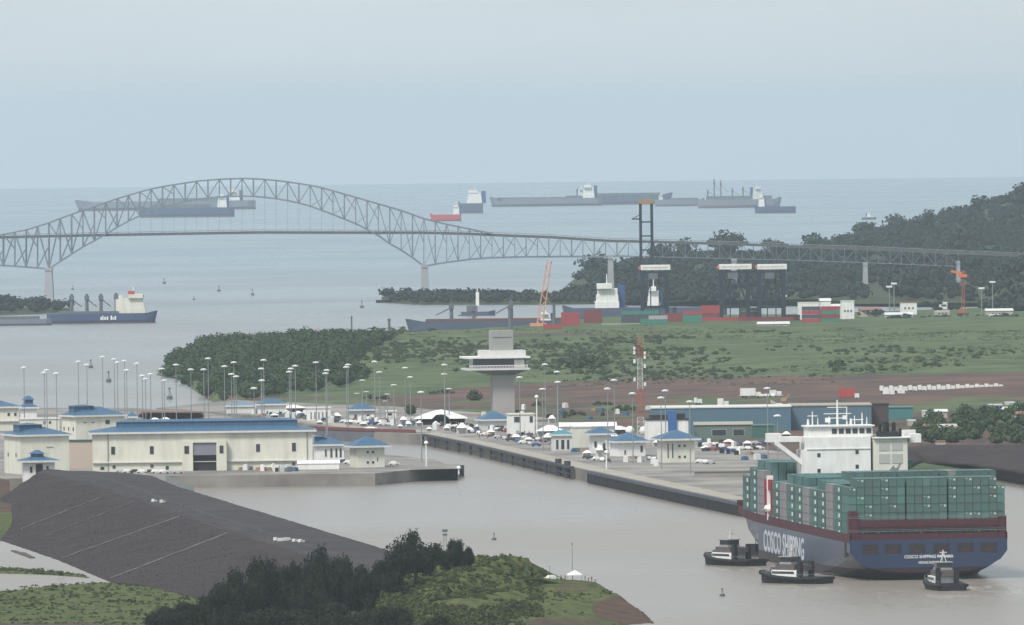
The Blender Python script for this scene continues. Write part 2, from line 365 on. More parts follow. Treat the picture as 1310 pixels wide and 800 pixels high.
# haze: one closed box of even, thin air round everything
hz = MB().box((0, 0, -20), (126000, 126000, 560))
hm = bpy.data.materials.new('haze_air'); hm.use_nodes = True; hn = hm.node_tree.nodes; hl = hm.node_tree.links
hn.remove(hn['Principled BSDF']); pv = hn.new('ShaderNodeVolumePrincipled')
pv.inputs['Color'].default_value = (.82, .93, 1.0, 1); pv.inputs['Density'].default_value = 2.6e-5; pv.inputs['Anisotropy'].default_value = 0.45
hl.new(pv.outputs[0], hn['Material Output'].inputs['Volume'])
tag(hz.build('haze', hm), kind='stuff')

# ================================================================== ground materials
def ground_mat(name, grass, grass2, soil, soil2, s1=.012, s2=.08, bias=0.0):
    m = bpy.data.materials.new(name); m.use_nodes = True; n = m.node_tree.nodes; l = m.node_tree.links
    bs = n['Principled BSDF']; bs.inputs['Roughness'].default_value = .95; bs.inputs['Specular IOR Level'].default_value = .1
    g = n.new('ShaderNodeNewGeometry')
    def noise(sc_, d=5):
        q = n.new('ShaderNodeTexNoise'); q.inputs['Scale'].default_value = sc_; q.inputs['Detail'].default_value = d; q.inputs['Roughness'].default_value = .6; l.new(g.outputs['Position'], q.inputs[0]); return q
    def mixc(a, b, fac):
        x = n.new('ShaderNodeMix'); x.data_type = 'RGBA'
        for i, v in ((6, a), (7, b)):
            if isinstance(v, tuple): x.inputs[i].default_value = (*v, 1)
            else: l.new(v, x.inputs[i])
        l.new(fac, x.inputs[0]); return x.outputs[2]
    def ramp(src, lo, hi):
        x = n.new('ShaderNodeMapRange'); x.inputs[1].default_value = lo; x.inputs[2].default_value = hi; l.new(src, x.inputs[0]); return x.outputs[0]
    a = noise(s1); b = noise(s2); c = noise(s2 * .7)
    gr = mixc(grass, grass2, ramp(b.outputs[0], .38, .62)); so = mixc(soil, soil2, ramp(c.outputs[0], .38, .62))
    at = n.new('ShaderNodeAttribute'); at.attribute_name = 'cover'
    su = n.new('ShaderNodeMath'); su.operation = 'MULTIPLY_ADD'; su.inputs[1].default_value = .5; l.new(a.outputs[0], su.inputs[0]); l.new(at.outputs['Fac'], su.inputs[2])
    l.new(mixc(gr, so, ramp(su.outputs[0], .70 + bias, .80 + bias)), bs.inputs['Base Color'])
    bp = n.new('ShaderNodeBump'); bp.inputs['Distance'].default_value = .6; bp.inputs['Strength'].default_value = .7; l.new(b.outputs[0], bp.inputs['Height']); l.new(bp.outputs[0], bs.inputs['Normal'])
    return m
G_field = ground_mat('scrub_field', (.042, .070, .034), (.105, .130, .060), (.13, .078, .060), (.062, .050, .046), s1=.02, s2=.035)
G_near = ground_mat('foreground_grass', (.040, .058, .020), (.095, .108, .038), (.095, .058, .042), (.058, .042, .032), .03, .25)
G_wood = mat('forest_floor', (.03, .045, .02), (.04, .05, .025), .95, .02)
G_rock = mat('dark_rockfill', (.014, .009, .010), (.036, .022, .022), .95, .09, bump=.5, contrast=1.3, detail=12)
G_crest = mat('dam_crest_road', (.022, .017, .018), (.046, .037, .038), .95, .05, contrast=1.6, detail=10)

# ================================================================== middle land (peninsula behind the locks)
rows = [
 [W(196, 482, -1), W(243, 488, -1), W(236, 497, -1), W(250, 507, -1), W(270, 520, -1), W(420, 548, 3), W(545, 548, 3), W(735, 586, 3), W(950, 624, 3), W(1120, 606, 3), W(1310, 600, 3), W(1420, 600, 3), W(2200, 591, 3)],
 [W(200, 480, 0), W(250, 483, 3), W(262, 490, 3.5), W(275, 500, 3.5), W(310, 515, 3.8), W(430, 537, 4), W(560, 538, 4), W(740, 560, 4), W(950, 580, 4), W(1120, 572, 5), W(1310, 572, 6), W(1420, 572, 6), W(2200, 563, 6)],
 [W(203, 475, 0), W(260, 470, 4), W(300, 480, 5), W(340, 500, 4), W(400, 512, 4), W(520, 518, 4), W(660, 520, 4), W(800, 522, 5), W(950, 522, 6), W(1120, 520, 7), W(1310, 520, 8), W(1420, 520, 8), W(2200, 511, 8)],
 [W(206, 472, 0), W(262, 458, 5), W(320, 460, 7), W(400, 475, 7), W(500, 485, 6), W(620, 490, 6), W(720, 490, 6), W(860, 490, 7), W(1000, 488, 9), W(1140, 486, 10), W(1310, 482, 11), W(1420, 480, 11), W(2200, 471, 11)],
 [W(210, 470, 0), W(262, 448, 4), W(330, 445, 8), W(420, 450, 9), W(520, 455, 9), W(640, 455, 9), W(760, 452, 9), W(880, 450, 9), W(1000, 445, 10), W(1140, 442, 11), W(1310, 436, 12), W(1420, 434, 12), W(2200, 425, 12)],
 [W(215, 466, 0), W(262, 440, 3), W(340, 436, 6), W(430, 436, 7), W(530, 432, 8), W(650, 426, 8), W(770, 420, 8), W(890, 418, 8), W(1010, 416, 8), W(1140, 414, 9), W(1310, 411, 10), W(1420, 411, 10), W(2200, 402, 10)],
 [W(218, 464, -1), W(262, 437, -1), W(340, 430, -1), W(430, 426, -1), W(530, 418, -1), W(650, 410, -1), W(770, 404, 3), W(890, 403, 3), W(1010, 402, 3), W(1140, 398, 4), W(1310, 392, 4), W(1420, 390, 4), W(2200, 381, 4)],
]
A_mid = loft(rows, 560, 16, (1.6, 90), seed=3)
px, py = pix(A_mid)
cov = np.zeros(px.shape)
def band(x0, x1, yl0, yl1, yh0, yh1, v):       # soil strips following the terraces of the spoil ground
    global cov
    t = np.clip((px - x0) / (x1 - x0), 0, 1); lo = yl0 + (yl1 - yl0) * t; hi = yh0 + (yh1 - yh0) * t
    s = np.clip(np.minimum(py - lo, hi - py) / 5 + .5, 0, 1) * np.clip(np.minimum(px - x0, x1 - px) / 25 + .5, 0, 1)
    cov = np.maximum(cov, s * v)
band(560, 800, 497, 484, 700, 700, .62); band(780, 2400, 484, 460, 700, 700, .62); band(420, 620, 512, 500, 700, 700, .55)
band(300, 440, 522, 512, 700, 700, .6)
band(600, 860, 424, 421, 434, 428, .40); band(1180, 1310, 436, 434, 441, 440, .35)
cov += .12 + .16 * fbm(A_mid[:, :, 0], A_mid[:, :, 1] * .5, 60, 31, 4)
cov = np.where(py > 507, .56 + .42 * fbm(A_mid[:, :, 0], A_mid[:, :, 1] * .6, 45, 33, 4), cov)
tag(grid_mesh('peninsula_ground', A_mid, G_field, attr=cov), kind='structure')

# ================================================================== far wooded hills beyond the bridge
hrows = [
 [W(700, 391, -1), W(800, 391, -1), W(900, 391, -1), W(1000, 390, -1), W(1100, 389, 2), W(1200, 388, 3), W(1310, 387, 3), W(1500, 386, 3), W(2200, 378, 3)],
 [W(712, 386, 1), W(800, 386, 3), W(900, 386, 4), W(1000, 385, 4), W(1100, 383, 5), W(1200, 381, 6), W(1310, 380, 6), W(1500, 380, 6), W(2200, 372, 6)],
 [PD(718, 372, 9000), PD(800, 360, 9000), PD(900, 355, 9000), PD(1000, 350, 9000), PD(1100, 348, 9000), PD(1200, 340, 9000), PD(1310, 335, 9100), PD(1500, 320, 9200), PD(2200, 345, 9200)],
 [PD(740, 357, 9500), PD(800, 343, 9500), PD(880, 330, 9500), PD(1000, 332, 9500), PD(1100, 325, 9600), PD(1200, 312, 9800), PD(1310, 300, 10000), PD(1500, 270, 10000), PD(2200, 295, 10000)],
 [PD(745, 361, 9900), PD(800, 347, 9900), PD(880, 335, 9950), PD(1000, 332, 10000), PD(1100, 304, 10300), PD(1200, 283, 10600), PD(1310, 254, 10800), PD(1500, 215, 10800), PD(2200, 240, 10800)],
 [PD(745, 368, 10200), PD(800, 358, 10200), PD(880, 350, 10300), PD(1000, 345, 10600), PD(1100, 320, 11000), PD(1200, 300, 11600), PD(1310, 280, 11900), PD(1500, 260, 11900), PD(2200, 285, 11900)],
]
A_hill = loft(hrows, 260, 10, (4, 160), seed=9)
tag(grid_mesh('wooded_hills', A_hill, G_wood), kind='structure')
Q = sample(A_hill, 9500)
Q = Q[Q[:, 2] - np.array([drop(a, b) for a, b in Q[:, :2]]) > 2.5]
pxs = [(x - 655) / F * 8370 for x in (781, 939, 1107, 1226)]
Q = Q[~((Q[:, 1] < 8440) & (np.min([np.abs(Q[:, 0] - v) for v in pxs], axis=0) < 8))]
rad = RNG.uniform(4.0, 8.0, len(Q)); Q[:, 2] += rad * .4
em = RNG.random(len(Q)) < .035; rad[em] *= 1.7; Q[em, 2] += rad[em] * .5
for x_, y_, D_, r_ in ((912, 312, 9800, 9), (925, 307, 9820, 12), (938, 307, 9800, 12), (948, 312, 9800, 8), (982, 312, 9900, 8), (994, 314, 9900, 7), (1152, 290, 10500, 11), (1240, 271, 10700, 11), (1262, 266, 10700, 11), (1300, 252, 10800, 12), (1188, 276, 10600, 9)):
    Q = np.vstack([Q, np.array(tuple(PD(x_, y_, D_)))]); rad = np.append(rad, r_)
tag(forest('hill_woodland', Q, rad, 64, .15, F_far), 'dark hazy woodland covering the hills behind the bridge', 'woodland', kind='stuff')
# nearer knoll at the right edge
krows = [
 [W(1255, 400, 3), W(1300, 400, 4), W(1420, 400, 4)],
 [PD(1262, 385, 7600), PD(1300, 350, 7600), PD(1420, 310, 7600)],
 [PD(1272, 368, 7800), PD(1302, 340, 7800), PD(1420, 300, 7800)],
 [PD(1272, 388, 8000), PD(1302, 370, 8000), PD(1420, 340, 8000)]]
A_kn = loft(krows, 30, 8, (1.5, 60), seed=2)
tag(grid_mesh('wooded_knoll', A_kn, G_wood), kind='structure')
Q = sample(A_kn, 420); rad = RNG.uniform(4, 7, len(Q)); Q[:, 2] += rad * .4
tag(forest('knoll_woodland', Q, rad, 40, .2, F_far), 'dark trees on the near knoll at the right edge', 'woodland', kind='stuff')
# two tall crowns that stand above the ridge, and low wooded spits
def spit(name, pts_near, pts_far, h, n, rr, label, m=F_far):
    mid = [(Vector(a) + Vector(b)) / 2 + Vector((0, 0, h)) for a, b in zip(pts_near, pts_far)]
    A = loft([pts_near, mid, pts_far], 60, 6, (.5, 40), seed=5); tag(grid_mesh(name, A, G_wood), kind='structure')
    Q = sample(A, n); z = Q[:, 2] - np.array([drop(a, b) for a, b in Q[:, :2]]); Q = Q[z > .5]
    rad = RNG.uniform(rr[0], rr[1], len(Q)); Q[:, 2] += rad * .55
    tag(forest(name.replace('ground', 'woodland'), Q, rad, 40, .2, m), label, 'woodland', kind='stuff')
spit('wooded_spit_ground', [W(488, 387, -.5), W(520, 392, -.5), W(600, 392, -.5), W(680, 392, -.5), W(760, 391, -.5), W(830, 390, -.5)],
     [W(489, 385, -.5), W(530, 384, -.5), W(600, 384, -.5), W(680, 384, -.5), W(760, 384, -.5), W(830, 384, -.5)], 4, 420, (3.5, 6.5), 'low dark wooded spit under the right arch pier')
spit('left_spit_ground', [W(-160, 408, -.5), W(0, 407, -.5), W(60, 404, -.5), W(92, 401, -.5)], [W(-160, 394, -.5), W(0, 394, -.5), W(60, 394, -.5), W(90, 398, -.5)], 3.5, 300, (4.5, 8), 'dark trees along the left shore below the bridge pier')
# ------------------------------------------------------------------ breakwater at the tip of the spit
mb = MB(); a, b = W(487, 386, 1), W(522, 384, 1); mb.bar(a, b, 8, 2.4); tag(mb.build('rock_jetty', G_rock), 'low dark rock jetty at the tip of the wooded spit', 'jetty')

# ================================================================== jungle on the near side of the middle land
def inmask(P, poly):
    x, y = pix(P); poly = np.array(poly, float); c = np.zeros(len(x), bool); j = len(poly) - 1
    for i in range(len(poly)):
        xi, yi = poly[i]; xj, yj = poly[j]
        c ^= ((yi > y) != (yj > y)) & (x < (xj - xi) * (y - yi) / (yj - yi + 1e-9) + xi); j = i
    return c
JUNGLE = [(205, 484), (222, 462), (262, 444), (330, 436), (430, 432), (500, 436), (470, 452), (455, 470), (470, 488), (440, 500), (360, 506), (300, 515), (262, 512), (240, 497)]
Q = sample(A_mid, 15000); Q = Q[inmask(Q, JUNGLE)][:1500]
rad = RNG.uniform(2.2, 6.8, len(Q)) ; Q[:, 2] += rad * .5
tag(forest('jungle', Q, rad, 110, .12, F_mid), 'dense dark green jungle on the peninsula left of the control tower', 'jungle', kind='stuff')
# bush cover of the fields, in bands and clumps
Q = sample(A_mid, 26000); X, Y = pix(Q)
dens = fbm(Q[:, 0] * .6, Q[:, 1] * .22, 90, 21, 4) + .10 * np.sin(Y * .13)
k = (Y < 492 - (X - 600) * .02) & (Y > 421) & (X > 430) & (X < 1600) & (dens > .16 + .05 * RNG.normal(size=len(Q)))
Q = Q[k][:2500]; rad = RNG.uniform(.7, 2.5, len(Q)); Q[:, 2] += rad * .25
tag(forest('field_bushes', Q, rad, 34, .20, F_bush, flat=.5), 'loose green bushes scattered over the field behind the locks', 'bushes', kind='stuff')
Q = sample(A_mid, 26000); X, Y = pix(Q); k = (Y < 500 - (X - 600) * .02) & (Y > 421) & (X > 400) & (X < 1600) & (fbm(Q[:, 0], Q[:, 1] * .3, 60, 51, 3) > .08)
Q = Q[k][:3100]; rad = RNG.uniform(.5, 1.7, len(Q)); tag(forest('field_grass_tussocks', Q, rad, 14, .3, foliage('tussock_leaves', (.05, .075, .035), (.12, .135, .065), .05), flat=.4), 'pale rough grass tussocks among the bushes of the field', 'grass', kind='stuff')
def clump(x, y, w_, h_, name, label, m=F_mid, z=6, n=14, g=None):
    """one countable bush or tree clump w_ px wide, h_ px tall with its foot at pixel (x, y)"""
    p = W(x, y, z); s = mpp(p); wd, ht = w_ * s, h_ * s
    cs = []; rs = []
    for i in range(n):
        u = RNG.uniform(-1, 1); r = ht * RNG.uniform(.26, .42); cs.append((u * max(wd / 2 - r, .1), RNG.uniform(-1, 1) * wd * .3, r * .5 + RNG.random() * (ht - 1.4 * r) * (1 - .6 * u * u))); rs.append(r)
    o = forest(name, cs, rs, 60, .17, m); o.location = p
    tag(o, label, 'bush', g); return o
clump(752, 474, 74, 24, 'bush_clump', 'large dark bush clump in the field right of the control tower', n=26)
clump(722, 470, 22, 16, 'bush_clump', 'smaller dark bush clump left of the large one behind the tower')
clump(1070, 478, 30, 22, 'field_tree', 'dark pointed tree alone in the right part of the field', n=12)
clump(1130, 474, 36, 10, 'bush_clump', 'low wide bush right of the pointed field tree')
clump(862, 452, 14, 10, 'bush_clump', 'small round bush high in the middle field')
clump(944, 462, 34, 10, 'bush_clump', 'low bush row in the middle field above the brown terrace')
clump(880, 472, 24, 9, 'bush_clump', 'low bush right of the lattice mast')
clump(1290, 462, 60, 16, 'bush_clump', 'long dark bush at the right edge of the field', n=22)
clump(607, 515, 24, 18, 'bush_clump', 'dark bush beside the foot of the control tower', z=4)
clump(525, 533, 16, 20, 'leafy_tree', 'dark round tree left of the large white tent', z=4)
clump(800, 528, 40, 12, 'bush_clump', 'green hedge behind the white buildings by the lattice mast', z=4)

# ================================================================== right-hand dark embankment and its dark trees
erows = [
 [W(1120, 632, -1), W(1140, 628, -1), W(1180, 602, -1), W(1250, 610, -1), W(1310, 624, -1), W(1420, 650, -1), W(2200, 650, -1)],
 [W(1122, 602, 3), W(1142, 600, 5), W(1180, 590, 5), W(1250, 596, 5), W(1310, 606, 5), W(1420, 626, 5), W(2200, 626, 5)],
 [W(1122, 586, 5), W(1142, 580, 9), W(1180, 574, 9), W(1250, 575, 9), W(1310, 577, 9), W(1420, 590, 9), W(2200, 590, 9)],
 [W(1124, 580, 5), W(1142, 576, 9), W(1180, 570, 9), W(1250, 570, 9), W(1310, 572, 9), W(1420, 584, 9), W(2200, 584, 9)],
 [W(1124, 574, 2), W(1142, 570, 3), W(1180, 566, 3), W(1250, 566, 3), W(1310, 566, 3), W(1420, 574, 3), W(2200, 574, 3)]]
A_emb = loft(erows, 240, 8, (.5, 12), seed=4, smooth_rows=False)
tag(grid_mesh('rock_embankment', A_emb, G_rock), kind='structure')
WOODR = [(1175, 572), (1168, 560), (1188, 540), (1225, 535), (1240, 530), (1290, 530), (1330, 530), (1600, 530), (1600, 575), (1250, 574)]
Q = sample(A_mid, 15000); Q = Q[inmask(Q, [(x, y + 3) for x, y in WOODR])][:640]; rad = RNG.uniform(2.5, 4.4, len(Q)); Q[:, 2] += rad * .6 + 1.5
tag(forest('roadside_thicket', Q, rad, 70, .17, F_mid), 'dark thicket above the rock embankment right of the ship', 'thicket', kind='stuff')

# ================================================================== lock walls and banks
ZQ = 4.6
def slab(name, pts, z, m, zb=-2.0, kind='structure'):
    P = [W(x, y, zz) for x, y, zz in pts]; mb = MB()
    mb.prism([(p.x, p.y) for p in P], [drop(p.x, p.y) + zb for p in P], [drop(p.x, p.y) + z for p in P])
    return tag(mb.build(name, m), kind=kind)
slab('lock_island_ground', [(-700, 640, 0), (226, 624, 0), (480, 621, 0), (560, 613, 0), (588, 609, 0), (586, 600, ZQ), (556, 588, ZQ), (497, 582, ZQ), (400, 556, ZQ), (330, 540, ZQ), (262, 527, ZQ), (170, 522, ZQ), (60, 522, ZQ), (-700, 522, ZQ)], ZQ, M_pave)
BANK = [(200, 522), (330, 532), (385, 541), (450, 551), (545, 556), (640, 576), (735, 598), (757, 603)]
slab('right_bank_ground', [(x, y, ZQ) for x, y in BANK] + [(860, 625, ZQ), (950, 643, ZQ), (1090, 672, ZQ), (1090, 590, ZQ), (800, 552, ZQ), (700, 534, ZQ), (500, 520, ZQ), (300, 512, ZQ)], ZQ, M_pave)
# road stripe along the bank edge
def strip(name, pts, wid, z, m):
    V = [W(x, y, z) for x, y in pts]; mb = MB(); L = []; Rr = []
    for i, p in enumerate(V):
        t = (V[min(i + 1, len(V) - 1)] - V[max(i - 1, 0)]); nrm = Vector((-t.y, t.x, 0)).normalized()
        L.append(p + nrm * wid / 2); Rr.append(p - nrm * wid / 2)
    n = len(V); mb.add(L + Rr, [(n + i, n + i + 1, i + 1, i) for i in range(n - 1)]); return tag(mb.build(name, m), kind='structure')
strip('bank_road', [(345, 530), (385, 537), (450, 546.5), (545, 552.5), (640, 572), (735, 593.5), (757, 599), (860, 620.5), (945, 638.5)], 9, ZQ + .02, M_tan)
# ================================================================== dam on the left
def on(A, x, y, up=0.0):
    """point of a loft grid seen at photo pixel (x, y)"""
    X, Y = pix(A.reshape(-1, 3)); i = np.argsort((X - x) ** 2 + (Y - y) ** 2)[:4]
    wgt = 1 / (np.sqrt((X[i] - x) ** 2 + (Y[i] - y) ** 2) + .05); p = (A.reshape(-1, 3)[i] * wgt[:, None]).sum(0) / wgt.sum()
    return Vector(p) + Vector((0, 0, up))
ZC = 9.0
R_ = [(60, 600), (90, 602.5), (150, 604), (195, 609), (225, 622), (300, 645), (400, 675), (500, 705), (520, 711)]
M_ = [(54, 602), (82, 606), (135, 610), (178, 622), (215, 638), (285, 661), (380, 691), (480, 722), (500, 729)]
L_ = [(48, 605), (74, 611), (108, 621), (150, 636), (200, 651), (262, 673), (350, 701), (455, 735), (475, 742)]
F_ = [(-40, 665), (0, 690), (35, 702), (76, 716), (135, 741), (185, 760), (250, 785), (310, 790), (350, 800)]
def cw(pts, z): return [W(x, y, z) for x, y in pts]
Rc = cw(R_, ZC); back = [Vector((p.x + 14, p.y + 26, p.z - 10.5)) for p in Rc]
def evenly(a, b, t): return [p.lerp(q, t) for p, q in zip(a, b)]
Mc, Lc, Fc_ = cw(M_, ZC + .3), cw(L_, ZC), cw(F_, .2)
def resp(pts, n=60):
    P = np.array([tuple(p) for p in pts]); t = np.linspace(0, len(P) - 1, n); return np.stack([np.interp(t, np.arange(len(P)), P[:, k]) for k in range(3)], 1)
rowsd = [resp(q, 300) for q in (back, Rc, Mc, Lc, evenly(Lc, Fc_, .33), evenly(Lc, Fc_, .66), Fc_, [p + Vector((-3, -14, -2)) for p in Fc_])]
def ruled(rows, sub, noise, seed):
    G = np.stack(rows); k = len(rows); T = np.linspace(0, k - 1, (k - 1) * sub + 1); i = np.minimum(T.astype(int), k - 2); f = (T - i)[:, None, None]
    A = G[i] * (1 - f) + G[i + 1] * f; e = np.clip(np.minimum(T, k - 1 - T) / 2, 0, 1)[:, None]
    A[:, :, 2] += noise[0] * fbm(A[:, :, 0], A[:, :, 1], noise[1], seed) * e; return A
A_dam = ruled(rowsd, 12, (.35, 6), 6)
tag(grid_mesh('dam_embankment', A_dam[36 - 2:], G_rock), kind='structure')
tag(grid_mesh('dam_crest_road', A_dam[:36 - 1], G_crest), kind='structure')
for i, (a, b, wd) in enumerate((((136, 634), (28, 676), .7), ((171, 643), (58, 686), .5), ((230, 661), (78, 715), .9), ((291, 683), (140, 741), 1.0))):
    pts = [on(A_dam, a[0] + (b[0] - a[0]) * t, a[1] + (b[1] - a[1]) * t, .12) for t in np.linspace(0, 1, 14)]
    mb = MB()
    for p, q in zip(pts[:-1], pts[1:]): mb.bar(p, q, wd, .25)
    tag(mb.build('drain_channel', mat('drain_concrete', (.13, .11, .11), (.06, .05, .052), .95, .12, contrast=1.6)),
        ['thin pale drain line down the dam slope, nearest the lock buildings', 'faint broken drain line, second down the dam slope from the buildings',
         'long pale drain line, third down the dam slope from the buildings', 'brightest drain line on the dam slope, nearest the foreground trees'][i], 'drain channel', 'drain channels on the dam slope')
for i, (x, y) in enumerate(((352, 691), (359, 692), (367, 691.5), (377, 693.5), (384, 694), (196, 642), (206, 643))):
    p = on(A_dam, x, y); mb = MB().box((0, 0, .45), (1.3 + (i % 3) * .4, 1.1, 1.0), .3 * i, top=(.85, .85)).box((.9, .4, .3), (.8, .7, .6), .6)
    tag(mb.build('concrete_block', M_trim, loc=p), 'pale concrete block on the dam crest, %s' % (('%s of five from the left' % ORD[i]) if i < 5 else ('left one of the pair near the slipway' if i == 5 else 'right one of the pair near the slipway')), 'block', 'pale blocks on the dam crest')
cm = mat('packed_gravel', (.055, .046, .046), (.035, .029, .03), .95, .15, contrast=1.5)
for (o1, o2) in ((25, 27), (31, 32)):      # packed wheel tracks along the crest
    V = A_dam[o1, 4:-1:2]; U = A_dam[o2, 4:-1:2]; mb = MB(); n_ = len(V); up = np.array([0, 0, .06]); mb.add([tuple(v + up) for v in V] + [tuple(u + up) for u in U], [(i, i + 1, n_ + i + 1, n_ + i) for i in range(n_ - 1)])
    tag(mb.build('crest_track', cm), kind='structure')
Q = sample(A_dam[38:-12], 7000); X, Y = pix(Q); rad = RNG.uniform(.08, .18, len(Q))
tag(forest('rockfill_boulders', Q, rad, 3, .6, foliage('rock_pieces', (.018, .012, .014), (.036, .024, .026), .06), core=1.0), 'loose dark rockfill boulders covering the dam slope', 'rockfill', kind='stuff')
# pale slipway beside the quay wall
mb = MB(); P = [W(196, 610.5, ZC - .5), W(212, 611, ZC - .8), W(248, 626, .3), W(236, 627.5, .3)]
mb.prism([(p.x, p.y) for p in P], [p.z - 2 for p in P], [p.z + 1 for p in P]); tag(mb.build('slipway', mat('pale_concrete', (.52, .51, .48), (.42, .41, .39), .9, .2)), 'pale concrete slipway running down to the water beside the quay wall', 'slipway')
# reddish bank at the very left
rws = [[W(-60, 612, 5), W(0, 612, 5), W(12, 615, 5)], [W(-60, 640, 4), W(0, 640, 4), W(14, 640, 4)], [W(-60, 668, 3), W(0, 668, 3), W(16, 668, 2.6)], [W(-60, 694, .4), W(0, 692, .2), W(8, 690, -.2)]]
A_b = loft(rws, 30, 8, (.4, 8)); X, Y = pix(A_b); tag(grid_mesh('red_bank', A_b, G_near, attr=np.where(Y < 655, .75, .2)), kind='structure')

# ================================================================== foreground: grass flat, pond strip, hill
rws = [[W(-80, 757, -.3), W(0, 755, -.3), W(70, 748, -.3), W(135, 743, -.3), W(185, 752, -.3), W(260, 772, -.3), W(340, 790, -.3)],
       [W(-80, 762, 1), W(0, 760, 1), W(70, 752, 1), W(135, 748, 1.2), W(190, 752, 2.2), W(260, 768, 2.2), W(340, 786, 2)],
       [W(-80, 790, 2), W(0, 788, 2), W(70, 785, 2), W(135, 782, 2), W(185, 782, 2.2), W(260, 792, 2.2), W(340, 800, 2)],
       [W(-80, 840, 2), W(0, 840, 2), W(70, 840, 2), W(135, 840, 2), W(185, 840, 2), W(260, 840, 2), W(340, 840, 2)]]
A_fg = loft(rws, 110, 16, (.5, 9), seed=8); X, Y = pix(A_fg)
c = np.clip((Y - 792) / 6, 0, 1) * (X < 120) * .45 + .12; tag(grid_mesh('foreground_ground', A_fg, G_near, attr=c), kind='structure')
Q = sample(A_fg, 5200); X, Y = pix(Q); Q = Q[(Y > 746) & (fbm(Q[:, 0], Q[:, 1], 7, 5, 3) > -.1)][:2200]; rad = RNG.uniform(.25, .8, len(Q)) * np.where(RNG.random(len(Q)) < .06, 1.9, 1)
tag(forest('grass_tufts', Q, rad, 18, .30, F_scrub, flat=.7, core=.4), 'rough green grass and low scrub in the bottom left foreground', 'grass', kind='stuff')
rws = [[W(-80, 738, -.2), W(0, 735, -.2), W(60, 736, -.2), W(118, 741, -.2)], [W(-80, 733, .6), W(0, 731, .6), W(60, 733, .6), W(112, 738, .3)], [W(-80, 728, -.2), W(0, 727, -.2), W(60, 729, -.2), W(105, 736, -.2)]]
A_s = loft(rws, 60, 6, (.15, 5)); tag(grid_mesh('marsh_strip_ground', A_s, G_near, attr=np.full(A_s.shape[:2], .1)), kind='structure')
Q = sample(A_s, 420); rad = RNG.uniform(.3, .9, len(Q)); tag(forest('marsh_reeds', Q, rad, 24, .25, F_bush), 'dark green reeds on the narrow strip across the pond', 'reeds', kind='stuff')
clump(78, 738, 10, 9, 'bush_clump', 'round bush standing on the narrow strip across the pond', m=F_bush, z=.5, n=8)
mb = MB(); a, b = W(17, 705, .1), W(42, 714, .1); mb.bar(a, b, 1.6, .5); mb.bar(a.lerp(b, .2) + Vector((2, -3, 0)), a.lerp(b, .7) + Vector((1, -2, 0)), 1, .4); tag(mb.build('floating_log', M_bark), 'dark log boom lying in the pond at the dam foot', 'log')

# hill with scrub, red cut slope and the viewing point
def PDs(l): return [PD(*q) for q in l]
hr = [
 [W(300, 775, -1), W(440, 767, -1), W(560, 767, -1), W(700, 768, -1), W(770, 768, -1), W(812, 779, -1), W(838, 796, -1), W(850, 812, -1), W(862, 840, -1)],
 [W(300, 774, 1.5), W(380, 774, 1.8), W(430, 772, 2.5)] + PDs([(480, 762, 3040), (515, 738, 3040), (545, 720, 3045), (568, 708, 3050), (590, 706, 3050), (612, 713, 3050), (632, 716, 3050), (652, 710, 3050), (670, 713, 3050), (688, 728, 3052), (703, 742, 3055), (735, 742.5, 3055), (762, 744, 3050), (782, 757, 3035), (800, 771, 3005), (818, 780, 2975), (830, 794, 2935), (836, 815, 2890), (840, 840, 2840)]),
 [W(300, 783, 2.2), W(380, 783, 2.5), W(430, 781, 3.2), W(480, 774, 5)] + PDs([(515, 764, 3000), (545, 744, 3005), (580, 727, 3010), (612, 735, 3010), (640, 745, 3015), (670, 742, 3020), (700, 750, 3030), (735, 748, 3038), (762, 751, 3030), (785, 768, 3000), (800, 781, 2970), (815, 792, 2940), (824, 805, 2900), (826, 840, 2840)]),
 [W(300, 795, 2.5), W(380, 795, 3), W(430, 793, 4), W(500, 784, 6)] + PDs([ (560, 768, 2960), (600, 762, 2965), (640, 768, 2975), (680, 764, 2985), (720, 768, 2980), (752, 775, 2965), (775, 785, 2945), (795, 797, 2915), (806, 812, 2880), (808, 840, 2830)]),
 [W(300, 840, 2.5), W(420, 830, 4), W(500, 812, 6), W(580, 795, 7), (W(640, 790, 6)), W(700, 792, 5), W(750, 802, 3), W(780, 820, 2), W(790, 840, 1)],
 [W(300, 880, 2), W(450, 880, 3), W(560, 870, 5), W(640, 870, 5), W(720, 870, 4), W(780, 880, 1)]]
A_hl = loft(hr, 260, 14, (1.3, 16), seed=12, smooth_rows=False)
X, Y = pix(A_hl); cv = np.full(X.shape, .1)
def blob(x, y, rx, ry, v):
    global cv
    cv = np.maximum(cv, v * np.clip(1.6 - ((X - x) / rx) ** 2 - ((Y - y) / ry) ** 2, 0, 1))
blob(600, 772, 50, 6, .45); blob(735, 778, 40, 8, .45); blob(795, 780, 40, 18, .7); blob(735, 752, 35, 9, .5); blob(720, 796, 60, 8, .55); blob(650, 764, 30, 6, .45); blob(820, 800, 30, 16, .8)
tag(grid_mesh('foreground_hill', A_hl, G_near, attr=cv), kind='structure')
Q = sample(A_hl, 16000); x, y = pix(Q)
ii = np.array([np.nan])
def cov_at(x, y):
    v = np.full(x.shape, .1)
    for a, b, rx, ry, s in ((600, 772, 50, 6, .45), (735, 778, 40, 8, .45), (795, 780, 40, 18, .7), (735, 752, 35, 9, .5), (720, 796, 60, 8, .55), (650, 764, 30, 6, .45), (820, 800, 30, 16, .8)):
        v = np.maximum(v, s * np.clip(1.6 - ((x - a) / rx) ** 2 - ((y - b) / ry) ** 2, 0, 1))
    return v
gz = (Q[:, 2] > .3) & ~((x > 693) & (x < 768) & (y > 736) & (y < 753))
keep = gz & (x > 440) & (y < 815) & (RNG.random(len(Q)) > cov_at(x, y) * 2.2) & ((x < 695) | (RNG.random(len(Q)) < .45))
